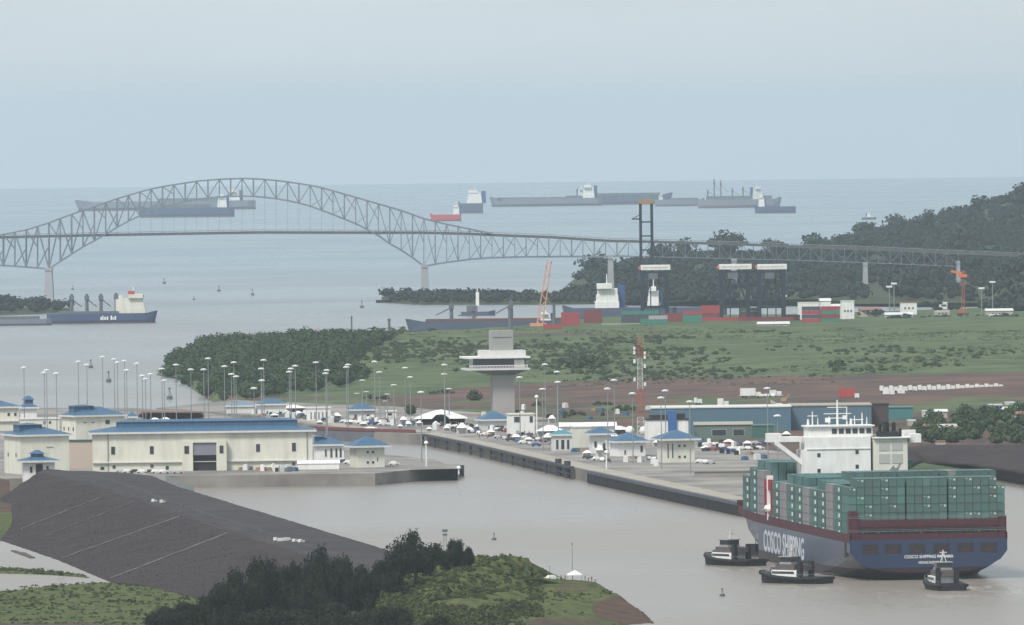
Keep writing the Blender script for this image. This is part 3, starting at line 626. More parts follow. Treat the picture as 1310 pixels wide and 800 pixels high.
Q1 = Q[keep][:4800]; rad = RNG.uniform(.35, 1.25, len(Q1)) * np.where(RNG.random(len(Q1)) < .04, 1.8, 1); rad = np.where(pix(Q1)[0] > 690, rad * .55, rad)
Q1[:, 2] += rad * .2
tag(forest('hill_scrub', Q1, rad, 30, .20, F_scrub, core=.55), 'tall yellow green grass and scrub covering the foreground hill', 'scrub', kind='stuff')
# bottom edge shore
rws = [[W(838, 803, -.5), W(900, 801, -.5), W(960, 799, -.5), W(1040, 800, -.5), W(1060, 806, -.5)], [W(840, 806, .6), W(900, 803, .9), W(980, 802, 1), W(1040, 803, .6), W(1062, 810, .2)], [W(840, 860, 1), W(900, 860, 1), W(980, 860, 1), W(1040, 860, 1), W(1100, 860, 1)]]
tag(grid_mesh('shore_ground', loft(rws, 60, 6, (.3, 6)), G_rock), kind='structure')

# ------------------------------------------------------------------ foreground trees: four kinds of crown, each tree a thing
def tree_proto(k, n, wide, hgt=1.0):
    rr = np.random.default_rng(100 + k); lobes = []
    nl = 9 + k
    for i in range(nl):
        a = 2 * math.pi * i / nl + rr.uniform(-.3, .3); z = rr.uniform(.36, .80); q = rr.uniform(.25, .62) * math.sqrt(max(.15, 1 - ((z - .45) / .48) ** 2))
        lobes.append((q * math.cos(a) * wide, q * math.sin(a) * wide, z, rr.uniform(.17, .28)))
    lobes.append((rr.uniform(-.15, .15), 0, .82, .22)); L = np.array(lobes)
    C, S, N = [], [], []
    for x, y, z, r in lobes:
        kq = int(n * (r / .2) ** 2 / len(lobes)); d = rr.normal(size=(kq, 3)); d /= np.linalg.norm(d, axis=1)[:, None]
        rad = r * rr.uniform(.72, 1.22, kq) * (1 + .25 * np.sin(d[:, 0] * 7 + k) * np.sin(d[:, 1] * 6)); p = d * rad[:, None]; p[:, 2] *= .8
        C.append(p + (x, y, z)); nn = d + rr.normal(size=(kq, 3)) * .5; N.append(nn / np.linalg.norm(nn, axis=1)[:, None]); S.append(rr.uniform(.014, .026, kq))
    ev = np.concatenate([ICOV * (r * .74) * rr.uniform(.8, 1.1, (12, 1)) + (x, y, z) for x, y, z, r in lobes]); ef = np.concatenate([ICOF + 12 * i for i in range(len(lobes))])
    root = empty('dark_tree', (0, 0, -500))
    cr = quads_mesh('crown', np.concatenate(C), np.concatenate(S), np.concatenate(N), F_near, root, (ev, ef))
    mb = MB(); mb.tube((0, 0, -.08), (.01, 0, .35), .032, .024, 8); mb.tube((.01, 0, .35), (0, .02, .72), .024, .008, 7)
    for x, y, z, r in lobes[:7]: mb.tube((.005, 0, .3 + .2 * z * .5), (x * .9, y * .9, z), .013, .004, 5)
    tr = mb.build('trunk', M_bark, root)
    return root, [cr, tr]
TREES = [(232, 812, 770, 60, 0, 'low dark tree at the left end of the foreground trees'), (262, 815, 762, 50, 1, 'second low tree from the left end of the foreground trees'),
 (300, 808, 727, 62, 2, 'tall dark tree left of the tallest crown over the dam slope'), (331, 806, 713, 62, 3, 'high domed dark tree standing over the left dam slope'),
 (353, 802, 731, 44, 0, 'narrow tree tucked right of the high domed crown'), (376, 797, 719, 36, 1, 'slim dark tree alone before the dam slope'),
 (414, 800, 698, 66, 2, 'tall dark tree with two heads left of the gap in the crowns'), (441, 798, 711, 52, 3, 'dark tree leaning right of the two headed tree'),
 (468, 802, 722, 50, 0, 'broad dark tree below the dam crest end'), (500, 768, 713, 44, 1, 'small round tree left of the tall ridge tree'),
 (531, 757, 678, 68, 2, 'tallest dark tree on the ridge against the water'), (580, 738, 689, 30, 3, 'small open tree on the hilltop right of the ridge tree'),
 (598, 735, 699, 20, 0, 'smallest tree on the hilltop beside the grass crest'), (350, 836, 776, 96, 1, 'wide dark tree in the bottom row under the domed crown'),
 (430, 838, 768, 104, 2, 'widest dark tree at the bottom centre of the foreground'), (500, 838, 776, 66, 3, 'dark tree at the foot of the green hill'),
 (562, 838, 788, 50, 0, 'low dark tree before the red patch of the hill'), (212, 836, 778, 60, 1, 'dark tree at the bottom edge beside the grass flat'),
 (396, 815, 738, 50, 2, 'dark tree filling the gap behind the widest tree'), (284, 824, 748, 60, 3, 'dark tree in front of the left slope, right of the low pair')]
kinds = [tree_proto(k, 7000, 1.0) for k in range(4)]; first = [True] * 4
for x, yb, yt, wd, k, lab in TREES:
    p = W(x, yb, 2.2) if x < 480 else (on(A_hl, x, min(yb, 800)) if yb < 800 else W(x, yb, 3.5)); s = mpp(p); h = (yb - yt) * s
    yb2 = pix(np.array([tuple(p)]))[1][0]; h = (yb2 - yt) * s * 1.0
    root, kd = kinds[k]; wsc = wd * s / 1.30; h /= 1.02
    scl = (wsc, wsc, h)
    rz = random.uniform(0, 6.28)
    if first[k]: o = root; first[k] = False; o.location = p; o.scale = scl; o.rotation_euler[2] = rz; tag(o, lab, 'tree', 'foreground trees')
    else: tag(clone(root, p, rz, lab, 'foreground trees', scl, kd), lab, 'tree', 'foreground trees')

# ------------------------------------------------------------------ people (one continuous skinned figure each) and the viewing point
def person_mesh(name, pose='stand', shirt=(.35, .05, .05), trousers=(.05, .05, .07)):
    m = bpy.data.meshes.new(name)
    V = [(0, 0, .95), (0, 0, 1.15), (0, 0, 1.40), (0, .01, 1.52), (0, 0, 1.66), (.09, 0, .90), (.11, .02, .50), (.11, -.02, .08), (.11, .12, .04),
         (-.09, 0, .90), (-.12, -.03, .50), (-.12, -.05, .08), (-.12, .09, .04), (.19, 0, 1.40), (.25, -.02, 1.12), (.26, .08, .88), (-.19, 0, 1.40), (-.25, -.02, 1.12), (-.26, .08, .88), (0, 0, 1.76)]
    E = [(0, 1), (1, 2), (2, 3), (3, 4), (4, 19), (0, 5), (5, 6), (6, 7), (7, 8), (0, 9), (9, 10), (10, 11), (11, 12), (2, 13), (13, 14), (14, 15), (2, 16), (16, 17), (17, 18)]
    rad = [.16, .15, .17, .06, .10, .10, .075, .05, .045, .10, .075, .05, .045, .075, .05, .035, .075, .05, .035, .06]
    m.from_pydata(V, E, []); o = bpy.data.objects.new(name, m); COL.objects.link(o)
    sk = o.modifiers.new('s', 'SKIN'); sb = o.modifiers.new('u', 'SUBSURF'); sb.levels = 1; sb.render_levels = 1
    for i, r in enumerate(rad): m.skin_vertices[0].data[i].radius = (r, r * .8)
    m.skin_vertices[0].data[0].use_root = True
    dg = bpy.context.evaluated_depsgraph_get(); me = bpy.data.meshes.new_from_object(o.evaluated_get(dg)); bpy.data.objects.remove(o)
    for mm in (mat('shirt_%d' % int(shirt[0] * 100 + shirt[2] * 10000), shirt), mat('trousers', trousers), M_skin): me.materials.append(mm)
    for p in me.polygons:
        z = p.center.z; p.material_index = 2 if z > 1.5 or (abs(p.center.x) > .2 and z < 1.15) else (0 if z > .93 else 1); p.use_smooth = True
    return me
PM = {k: person_mesh('person_mesh', shirt=c) for k, c in (('red', (.45, .04, .04)), ('white', (.7, .7, .68)), ('dark', (.04, .045, .06)), ('orange', (.6, .2, .04)))}
def person(k, loc, rz, label, group=None):
    o = bpy.data.objects.new('person', PM[k]); COL.objects.link(o); o.location = loc; o.rotation_euler[2] = rz
    return tag(o, label, 'person', group)
for x, k, lab in ((757, 'red', 'person in a red shirt standing at the right end of the hilltop viewing point'), (762, 'white', 'person in a white shirt beside the one in red on the hilltop'),
                  (718, 'dark', 'person in dark clothes standing left of the white tent on the hill'), (748, 'dark', 'person in dark clothes just right of the white tent on the hill'),
                  (723, 'orange', 'person in an orange vest under the left edge of the hill tent'), (753, 'white', 'person in a pale shirt between the tent and the red shirt')):
    person(k, on(A_hl, x, 743, .0), random.uniform(0, 6), lab, 'people on the foreground hill')
p = on(A_hl, 735, 744); t = empty('canopy_tent', p); tag(t, 'small white pyramid canopy tent on the edge of the foreground hill', 'tent')
mb = MB(); a = 2.2; mb.add([(-a, -a, 2.1), (a, -a, 2.1), (a, a, 2.1), (-a, a, 2.1), (-.15, -.15, 3.2), (.15, -.15, 3.2), (.15, .15, 3.2), (-.15, .15, 3.2), (-a, -a, 1.8), (a, -a, 1.8), (a, a, 1.8), (-a, a, 1.8)],
   [(0, 1, 5, 4), (1, 2, 6, 5), (2, 3, 7, 6), (3, 0, 4, 7), (4, 5, 6, 7), (8, 9, 1, 0), (9, 10, 2, 1), (10, 11, 3, 2), (11, 8, 0, 3)]); mb.build('canopy', M_white, t)
for sx in (-1, 1):
    for sy in (-1, 1): MB().tube((sx * 2.1, sy * 2.1, -.3), (sx * 2.1, sy * 2.1, 2.1), .06).build('leg', M_mast, t)
p = on(A_hl, 732.5, 743); mb = MB().tube((0, 0, -.5), (0, 0, 10.6), .10, .05).box((0, 0, 10.6), (.3, .3, .5)); tag(mb.build('flag_pole', M_steel, loc=p), 'thin tall pole rising behind the white tent on the hill', 'pole')
p = on(A_hl, 703, 743); mb = MB().tube((0, 0, -.5), (0, 0, 4.2), .07, .05).box((0, 0, 4.1), (.7, .1, .1)); tag(mb.build('short_pole', M_steel, loc=p), 'short thin pole above the white car on the hill', 'pole')
p = on(A_hl, 569, 714); mb = MB(); [mb.tube((sx * .5, sy * .5, -1), (sx * .3, sy * .3, 8.6), .06, .05, 5) for sx in (-1, 1) for sy in (-1, 1)]; [mb.bar((-.45, -.45, z), (.45, .45, z + .8), .05) for z in range(8)]; mb.box((0, 0, 8.2), (1.6, .5, .7)).box((0, 0, 7.0), (1.3, .5, .5))
tag(mb.build('lattice_post', M_steel, loc=p), 'grey lattice post between the ridge trees on the foreground hill', 'post')

def car_parts(body_mat):
    root = empty('parked_car', (0, 0, -500))
    mb = MB(); mb.rings([[(x, y, z) for x, y, z in ((-2.1, s * .85, .35), (-2.15, s * .85, .85), (-1.5, s * .85, .95), (-1.1, s * .72, 1.45), (.6, s * .72, 1.48), (1.15, s * .85, .95), (2.1, s * .83, .8), (2.15, s * .83, .35))] for s in (-1, 1)])
    bd = mb.build('body', body_mat, root)
    mb = MB().box((-.25, 0, 1.2), (1.9, 1.60, .36), top=(.8, .92)); wn = mb.build('windows', M_glass, root)
    kd = [bd, wn]
    for x in (-1.3, 1.3):
        for y in (-.8, .8): kd.append(MB().tube((x, y - .12, .32), (x, y + .12, .32), .33, n=10).build('wheel', M_black, root))
    return root, kd
CARM = [M_white, mat('silver_car', (.45, .46, .47), (.38, .39, .4), .35), mat('dark_car', (.03, .032, .04), (.05, .05, .06), .35), M_red, mat('blue_car', (.04, .1, .25), (.04, .08, .2), .4)]
CARS = [car_parts(m) for m in CARM]; car_used = [False] * 5
def car(k, loc, rz, label, group):
    root, kd = CARS[k]
    if not car_used[k]: car_used[k] = True; root.location = loc; root.rotation_euler[2] = rz; return tag(root, label, 'car', group)
    return tag(clone(root, loc, rz, label, group, None, kd), label, 'car', group)
car(0, on(A_hl, 706, 744.5, .25), .5, 'white car parked at the left end of the hilltop viewing point', 'cars on the foreground hill')
# ================================================================== arch bridge
DB = 8370.0; BD = 14.0
def interp(tr, x): return float(np.interp(x, [p[0] for p in tr], [p[1] for p in tr]))
DECK = [(-160, 306.5), (0, 304), (62, 302.5), (125, 301.2), (330, 297.7), (480, 298), (543, 298), (600, 299.5), (655, 302), (700, 303.5), (780, 308.5), (850, 310), (950, 313), (1050, 317), (1100, 318.5), (1200, 323), (1300, 327), (1330, 328)]
TOP = [(-40, 306), (0, 301), (33, 294.5), (62, 285.6), (88, 275.6), (117, 266), (151, 254), (176, 246.6), (201, 240), (227, 236), (252, 232), (285, 229.3), (315, 228.5), (346, 230.3), (375, 234), (406, 239), (438, 248), (466, 256), (481, 260.5), (511, 269), (542, 280), (572, 287.5), (602, 293.5), (627, 299)]
BOT = [(-160, 334), (-60, 336), (0, 340), (33, 342), (62, 344.5), (86, 328.5), (106, 316), (121, 308), (138, 298), (156, 287), (176, 277.5), (197, 269), (217, 263), (242, 257), (264, 253.6), (285, 251.8), (315, 251.2), (330, 251.8), (360, 255.4), (390, 261.7), (421, 273), (453, 285.6), (471, 294.5), (484, 302), (501, 314), (519, 323.5), (542, 341), (572, 336), (602, 332), (632, 330), (675, 329), (730, 328.6), (774, 328.6), (796, 328), (850, 329), (950, 331.5), (1016, 333), (1126, 337), (1225, 341)]
org = PD(62, 345, DB); org.z = drop(org.x, DB); br = empty('arch_bridge', org)
tag(br, 'long grey steel arch bridge with a truss roadway crossing the water', 'bridge')
def bp(x, y, dy=0.0): v = PD(x, y, DB) - org; v.y += dy; return v
def q(tr, x, dy=0.0): return bp(x, interp(tr, x), dy)
STEP = 14.55; XS = [62 + STEP * i for i in range(-16, 81)]
for side in (0, BD):
    t = MB(); bch = vr = dg = t; hg = MB()
    for i in range(len(XS) - 1):
        a, b = XS[i], XS[i + 1]
        if -40 <= a and b <= 630: t.bar(q(TOP, a, side), q(TOP, b, side), .95, 1.2)
        if b <= 1230: bch.bar(q(BOT, a, side), q(BOT, b, side), .95 if a < 800 else .5, 1.15 if a < 800 else .55)
    for i, x in enumerate(XS):
        if x > 1226: continue
        yt, yb_, yd = interp(TOP, x), interp(BOT, x), interp(DECK, x)
        hi = yt if (-38 < x < 628) else yd
        hi = min(hi, yd) if x < 628 else yd
        th = (.55 if i % 2 else .85) if x < 800 else .32
        vr.bar(bp(x, hi, side), bp(x, yb_, side), th)
        if yb_ < yd - 2 and 140 < x < 470: hg.bar(bp(x, yb_, side), bp(x, yd, side), .10)
        if i + 1 < len(XS) and XS[i + 1] <= 1226:
            x2 = XS[i + 1]; hi2 = min(interp(TOP, x2), interp(DECK, x2)) if -38 < x2 < 628 else interp(DECK, x2); lo2 = interp(BOT, x2)
            f = (i % 2 == 0)
            if lo2 - hi2 > 2 and yb_ - hi > 2:
                dg.bar(bp(x, yb_ if f else hi, side), bp(x2, hi2 if f else lo2, side), .48 if x < 800 else .28)
                if (yb_ - hi) > 26: dg.bar(bp(x, hi if f else yb_, side), bp(x2, (hi2 + lo2) / 2, side), .45)
    t.build('truss', M_bridge, br); hg.build('hangers', M_bridge, br)
mb = MB()
for x in XS:
    if x < 1226:
        mb.bar(q(BOT, x, 0), q(BOT, x, BD), .5)
        if -38 < x < 628: mb.bar(bp(x, min(interp(TOP, x), interp(DECK, x)), 0), bp(x, min(interp(TOP, x), interp(DECK, x)), BD), .5)
mb.build('cross_braces', M_bridge, br)
mb = MB(); ds = [-170] + list(range(-150, 1331, 15))
for a, b in zip(ds[:-1], ds[1:]): mb.bar(q(DECK, a, BD / 2), q(DECK, b, BD / 2), BD - 1, 2.0)
mb.build('deck', mat('bridge_deck', (.10, .105, .11), (.08, .085, .09), .8, .05), br)
for dy in (.2, BD - .2):
    mb = MB()
    for a, b in zip(ds[:-1], ds[1:]):
        mb.bar(q(DECK, a, dy) + Vector((0, 0, 2)), q(DECK, b, dy) + Vector((0, 0, 2)), .15, .3); mb.bar(q(DECK, a, dy) + Vector((0, 0, .9)), q(DECK, a, dy) + Vector((0, 0, 2)), .2)
    mb.build('railing', M_mast, br)
for x, hw, ytop in ((62, 5.4, 344), (543, 5.0, 340), (781, 4.0, 329), (939, 3.8, 332), (1107, 3.2, 337), (-95, 4, 336), (1226, 2.5, 335)):
    pm = MB()
    for dy in (0, BD):
        c = bp(x, ytop, dy); top = c.z - .5; a = hw * .45
        pm.add([(c.x - hw * .62 * 1.15, c.y - 2.6, -4), (c.x + hw * .62 * 1.15, c.y - 2.6, -4), (c.x + hw * .62 * 1.15, c.y + 2.6, -4), (c.x - hw * .62 * 1.15, c.y + 2.6, -4), (c.x - hw * .5, c.y - 2, top), (c.x + hw * .5, c.y - 2, top), (c.x + hw * .5, c.y + 2, top), (c.x - hw * .5, c.y + 2, top)],
               [(3, 2, 1, 0), (4, 5, 6, 7), (0, 1, 5, 4), (1, 2, 6, 5), (2, 3, 7, 6), (3, 0, 4, 7)])
    pm.box((c.x, c.y - BD / 2, top * .55), (hw * .7, BD - 4, 3)); pm.box((c.x, c.y - BD / 2, top), (hw * 1.15, BD + 5, 2.2))
    pm.build('pier', mat('pier_concrete', (.36, .37, .39), (.28, .29, .31), .9, .06), br)

# ================================================================== ships far out and in the port
def ship(name, x0, x1, yw, bow, hull, hh, sx, cranes=(), label='', deckcol=None, house=M_white, sh=14, sw=14, beam=None, boxes=None, funnel=None, stripe=None, group='ships anchored on the sea', lowb=None):
    """broadside ship between photo columns x0..x1, waterline row yw; bow 'l' or 'r'; sx = house position (0 stern, 1 bow)"""
    p = W((x0 + x1) / 2, yw, 0); s = mpp(p); L = (x1 - x0) * s; B = beam or L * .16
    root = empty(name, p, 0 if bow == 'r' else math.pi)
    tag(root, label, 'ship', group)
    st = [(-.5, .42, .5), (-.46, .8, .2), (-.3, 1, 0), (.3, 1, 0), (.42, .72, 0), (.48, .3, .02), (.5, .04, .06)]
    rings = []
    for u, wd, lift in st:
        x = u * L; top = hh * (1.0 + (.22 if u > .42 else 0)); rk = (L * .02 if u > .45 else 0); hb = B / 2 * wd
        rings.append([(x - rk, -hb * .8, -1.2), (x, -hb, hh * .3), (x + rk, -max(hb, B * .03), top), (x + rk, max(hb, B * .03), top), (x, hb, hh * .3), (x - rk, hb * .8, -1.2)])
    MB().rings(rings).build('hull', hull, root)
    bt = []
    for u, wd, lift in st:
        x = u * L * 1.001; hb = B / 2 * wd * 1.02; bt.append([(x, -hb, -1.3), (x, -hb, hh * .16), (x, hb, hh * .16), (x, hb, -1.3)])
    MB().rings(bt).build('waterline_band', lowb or mat('dull_boot', (.11, .06, .065), (.09, .06, .07), .7, .1), root)
    hx = (-.5 + sx) * L
    mb = MB(); n = 3
    for k in range(n): mb.b(hx - sw / 2 * (1 - .06 * k), hx + sw / 2 * (1 - .1 * k), -B * .42 * (1 - .08 * k), B * .42 * (1 - .08 * k), hh + sh * k / n * .8, hh + sh * (k + 1) / n * .8)
    mb.b(hx - sw * .2, hx + sw * .42, -B * .5, B * .5, hh + sh * .8, hh + sh); hs = mb.build('superstructure', house, root)
    MB().b(hx + sw * .38, hx + sw * .45, -B * .42, B * .42, hh + sh * .86, hh + sh * .94).build('window_band', M_glass, hs)
    MB().b(hx - sw * .75, hx - sw * .45, -B * .12, B * .12, hh, hh + sh * .95).build('funnel', funnel or M_blue, root)
    MB().tube((hx, 0, hh + sh), (hx, 0, hh + sh * 1.4), .5, .3, 5).bar((hx, -3, hh + sh * 1.2), (hx, 3, hh + sh * 1.2), .4).build('radar_mast', M_white, root)
    if boxes:
        mb = MB()
        for (u0, u1, z) in boxes: mb.b((-.5 + u0) * L, (-.5 + u1) * L, -B * .4, B * .4, hh * .98, hh + z)
        mb.build('deck_cargo', deckcol or M_steel, root)
    for u, ch in cranes:
        cx = (-.5 + u) * L; mb = MB().tube((cx, 0, hh), (cx, 0, hh + ch), 1.3, 1.1, 8).box((cx, 0, hh + ch * .8), (3.4, 3.4, 3)).bar((cx, 0, hh + ch * .75), (cx + L * .09, 0, hh + ch * .35), .8)
        mb.build('deck_crane', M_steel, root)
    return root
M_farhull = mat('dark_blue_hull', (.06, .08, .14), (.07, .09, .13), .6, .02)  # far hull paints lightened, with some of the haze veil mixed into them
M_farblue = mat('blue_hull', (.045, .08, .16), (.04, .065, .13), .6, .02)
M_fargrey = mat('grey_hull', (.18, .20, .24), (.14, .16, .2), .6, .02)
ship('cargo_ship', 180, 300, 278, 'l', M_farblue, 16, .13, label='blue cargo ship with a white house anchored under the bridge arch', sh=22, sw=16, boxes=[(.25, .9, 6)])
ship('cargo_ship', 100, 327, 269, 'l', M_fargrey, 17, .12, label='long grey ship farther out behind the blue one under the arch', sh=20, sw=22, boxes=[(.2, .55, 5)])
ship('cargo_ship', 551, 590, 283, 'l', mat('red_hull', (.45, .06, .06), (.4, .06, .06), .6, .05), 10, .16, label='small red tanker with a white stern house right of the arch', sh=14, sw=10)
ship('cargo_ship', 587, 618, 273, 'l', M_farhull, 17, .35, label='stubby dark blue cargo ship with a pale house beyond the red tanker', sh=22, sw=26)
ship('cargo_ship', 629, 770, 264, 'l', M_fargrey, 15, .12, label='long low grey tanker nearest the bridge end on the open sea', sh=24, sw=22, boxes=[(.2, .95, 2)])
ship('cargo_ship', 724, 858, 262, 'r', M_farhull, 18, .14, label='long dark bulk carrier overlapping the low grey tanker', sh=14, sw=10, house=M_trim, boxes=[(.2, .9, 4)])
ship('cargo_ship', 838, 900, 264, 'r', M_fargrey, 12, .12, label='small grey ship between the bulk carrier and the ship with deck cranes', sh=10, sw=8, house=M_trim, boxes=[(.3, .9, 3)])
ship('cargo_ship', 893, 998, 266, 'r', M_fargrey, 15, .72, cranes=[(.12, 18), (.2, 36), (.28, 34), (.42, 20), (.55, 22)], label='grey ship crowded with tall deck cranes on the horizon', sh=22, sw=16, house=M_trim, boxes=[(.1, .9, 6)])
ship('cargo_ship', 966, 1018, 273, 'l', M_farblue, 11, .84, label='low blue ship with a white house in front of the crane ship', sh=18, sw=10)
ship('fishing_boat', 1102, 1121, 281, 'r', M_steel, 3.2, .5, label='small pale boat alone on the sea left of the big hill', sh=6, sw=6)
# geared carrier by the left shore and the hull behind it
bc = ship('bulk_carrier', 60, 199, 414, 'r', M_farblue, 7.2, .80, cranes=[(.23, 14), (.37, 14), (.50, 14), (.64, 14.5)], label='blue bulk carrier with four deck cranes leaving past the left shore', sh=13.5, sw=17, beam=14, house=M_cream, boxes=[(.1, .66, 1.6)], group='ships in the channel', funnel=M_cream)
MB().b(.26 * 75, .32 * 75, -3, 3, 20.5, 23).build('red_funnel_top', M_red, bc)
ship('tanker', -90, 66, 417, 'l', M_fargrey, 4.5, .97, label='grey hull cut by the left edge beside the blue bulk carrier', sh=5, sw=6, beam=12, boxes=[(.1, .9, 2)], group='ships in the channel')
ship('tanker', 523, 742, 427, 'l', M_farhull, 8.5, .2, label='long dark laden barge moored before the crane port', sh=5, sw=7, beam=20, deckcol=mat('rust_cargo', (.16, .07, .06), (.1, .06, .06), .9, .05), boxes=[(.1, .9, 1.6)], group='ships in the channel', cranes=[(.4, 14), (.62, 10), (.75, 12)])
def text_mesh(name, s, size, m, parent, loc, rot, ext=.03, sx=1.0, bold=0.0):
    cu = bpy.data.curves.new('t', 'FONT'); cu.body = s; cu.size = size; cu.align_x = 'CENTER'; cu.extrude = ext; cu.offset = bold; cu.resolution_u = 2
    t = bpy.data.objects.new('t', cu); COL.objects.link(t)
    me = bpy.data.meshes.new_from_object(t.evaluated_get(bpy.context.evaluated_depsgraph_get())); bpy.data.objects.remove(t); me.materials.clear(); me.materials.append(m)
    o = bpy.data.objects.new(name, me); COL.objects.link(o); o.parent = parent; o.location = loc; o.rotation_euler = rot; o.scale = (sx, 1, 1); return o
# pale lettering amidships on the bulk carrier (two words, unreadable at this distance: strokes as seen)
p4s = mpp(bc.location); mb = MB()
for i, (a, b, h) in enumerate(((129, 131, 2.2), (131.5, 133, 3), (134, 136, 2.2), (137, 139, 2.4), (142, 144, 3), (144.6, 146, 2), (147, 149, 2.6))):
    xa, xb = (a - 129.5) * p4s, (b - 129.5) * p4s; mb.b(xa, xb, -7.25, -7.1, 2.6, 2.6 + h)
mb.build('hull_lettering', M_white, bc)

# ================================================================== the big container ship
SL = 235.0; SA = R(8); so = W(1188.5, 742, 0)
cs = empty('container_ship', so, R(90) + SA); tag(cs, 'huge blue container ship with a white deckhouse entering the lock approach', 'ship')
M_hullblue = mat('ship_blue', (.008, .025, .078), (.008, .02, .06), .34, .05, spec=.6, stretch=(1, 1, .3))
M_hullblue.node_tree.nodes['Principled BSDF'].inputs['Coat Weight'].default_value = .3; M_hullblue.node_tree.nodes['Principled BSDF'].inputs['Coat Roughness'].default_value = .22
M_boot = mat('ship_boot_dark', (.018, .012, .018), (.03, .014, .018), .5, .2)
M_maroon = mat('ship_maroon', (.075, .018, .024), (.055, .015, .021), .7, .3)
SEC = [(0, [(6, 2.3), (13, 2.6), (18, 3.8), (22, 6), (24.1, 8.6), (24.1, 12.3)]), (4, [(7, .6), (14, 1.2), (19, 3.5), (22.7, 6), (24.1, 8.6), (24.1, 12.3)]),
       (12, [(8, -1.5), (15, .4), (20, 3.2), (23.2, 6), (24.1, 8.6), (24.1, 12.3)]), (30, [(18, -1.5), (21, .8), (23.2, 3.2), (24.1, 6), (24.1, 8.6), (24.1, 12.3)]),
       (50, [(24, -1.5), (24.1, .8), (24.1, 3.0), (24.1, 6), (24.1, 8.6), (24.1, 12.3)]), (170, [(24, -1.5), (24.1, .8), (24.1, 3.0), (24.1, 6), (24.1, 8.6), (24.1, 12.4)]),
       (195, [(16, -1.5), (17.5, .8), (19.5, 3.0), (21.6, 6), (23.2, 8.6), (24.1, 12.9)]), (215, [(7, -1.5), (8.5, .8), (11, 3), (14.6, 6), (18.5, 8.6), (23, 13.8)]),
       (228, [(2.2, -1.5), (3, .8), (4.2, 3), (6.5, 6), (9.5, 8.6), (15, 14.8)]), (236, [(.3, -1.5), (.4, .8), (.6, 3), (1.6, 6), (3.6, 8.6), (9, 15.4)]), (241, [(.2, 4), (.3, 5), (.4, 6), (.6, 8), (1.2, 10), (3.5, 15.8)])]
def sec_mesh(i0, i1, cap_end=True, grow=0.0, top=None):
    mb = MB(); rings = []
    for s, P in SEC:
        pp = P[i0:i1 + 1]; rings.append([(s, -(w_ + grow), z) for w_, z in pp] + [(s, w_ + grow, z) for w_, z in pp[::-1]])
    mb.rings(rings); return mb
sec_mesh(2, 5).build('hull', M_hullblue, cs); hb = sec_mesh(0, 2, grow=-.02); hb.build('lower_hull', M_boot, cs)
mb = MB()      # maroon bulwark strip
for sgn in (-1, 1):
    pts = [(s, sgn * (P[5][0] + .06), P[5][1] - .9) for s, P in SEC]
    for a, b in zip(pts[:-1], pts[1:]):
        mb.add([a, b, (b[0], b[1], b[2] + 2.7), (a[0], a[1], a[2] + 2.7), (a[0], a[1] - sgn * .4, a[2]), (b[0], b[1] - sgn * .4, b[2]), (b[0], b[1] - sgn * .4, b[2] + 2.7), (a[0], a[1] - sgn * .4, a[2] + 2.7)],
               [(0, 1, 2, 3), (7, 6, 5, 4), (3, 2, 6, 7), (0, 4, 5, 1)])
mb.build('bulwark', M_maroon, cs)
mb = MB().prism([(s + (.3 if s == 0 else 0), -(P[5][0] - .3)) for s, P in SEC] + [(s + (.3 if s == 0 else 0), P[5][0] - .3) for s, P in SEC[::-1]], 12.0, [P[5][1] + .1 for s, P in SEC] + [P[5][1] + .1 for s, P in SEC[::-1]]); mb.build('main_deck', M_maroon, cs)
for i, x in enumerate((1113.5, 1143, 1174, 1205, 1236, 1266)):
    y = (1188.5 - x) / 4.2 * 1.0; f = MB().b(-.10, .02, y - 2.45, y + 2.45, 8.2, 11.0).build('mooring_opening', M_darkopen, cs)
    MB().b(-.16, -.08, y - 1.1, y + 1.1, 8.3, 9.3).build('winch', M_maroon, f)
text_mesh('ship_name', 'COSCO SHIPPING PANAMA', 1.35, M_white, cs, (-.08, 0, 6.6), (R(90), 0, R(-90)), .02, .9, .02)
text_mesh('home_port', 'HONG KONG', 1.1, M_white, cs, (-.08, 0, 4.9), (R(90), 0, R(-90)), .02, .9, .02)
# big white letters on the port side
tx = text_mesh('hull_lettering', 'COSCO SHIPPING', 9.4, mat('faded_lettering', (.52, .54, .57), (.40, .43, .48), .7, .3), cs, (121, 24.16, 3.1), (R(90), 0, R(180)), .03, 1.02, .20)
MB().b(6, 9.5, 24.02, 24.16, 6.8, 11.4).build('side_opening', M_darkopen, cs)
# stern lashing frame: rails, posts, platforms
mb = MB()
mb.b(.6, 1.4, -24, 24, 12.3, 14.0).b(.6, 1.4, -24, 24, 16.2, 18.2).b(.4, 2.2, -24, 24, 15.6, 15.9)
for i in range(20): mb.b(.5, 1.1, -23.9 + i * 2.5, -23.6 + i * 2.5, 12.3, 18.2)
mb.b(.5, 4, 21.5, 24, 12.3, 21).b(.5, 4, -24, -21.8, 12.3, 19)
mb.build('lashing_bridge', M_maroon, cs)
for z in (14.8, 18.9): MB().bar((.35, -24, z), (.35, 24, z), .12).bar((.35, -24, z + .5), (.35, 24, z + .5), .08).bar((.35, -24, z), (.35, -24, z + .5), .1).bar((.35, 24, z), (.35, 24, z + .5), .1).build('railing', M_mast, cs)
mb = MB()
for s in np.arange(15.9, 228, 14.3): mb.b(s, s + .9, -23.2, 23.2, 12.4, 20.5 if s < 200 else 17)
mb.build('lashing_bridge', M_maroon, cs)
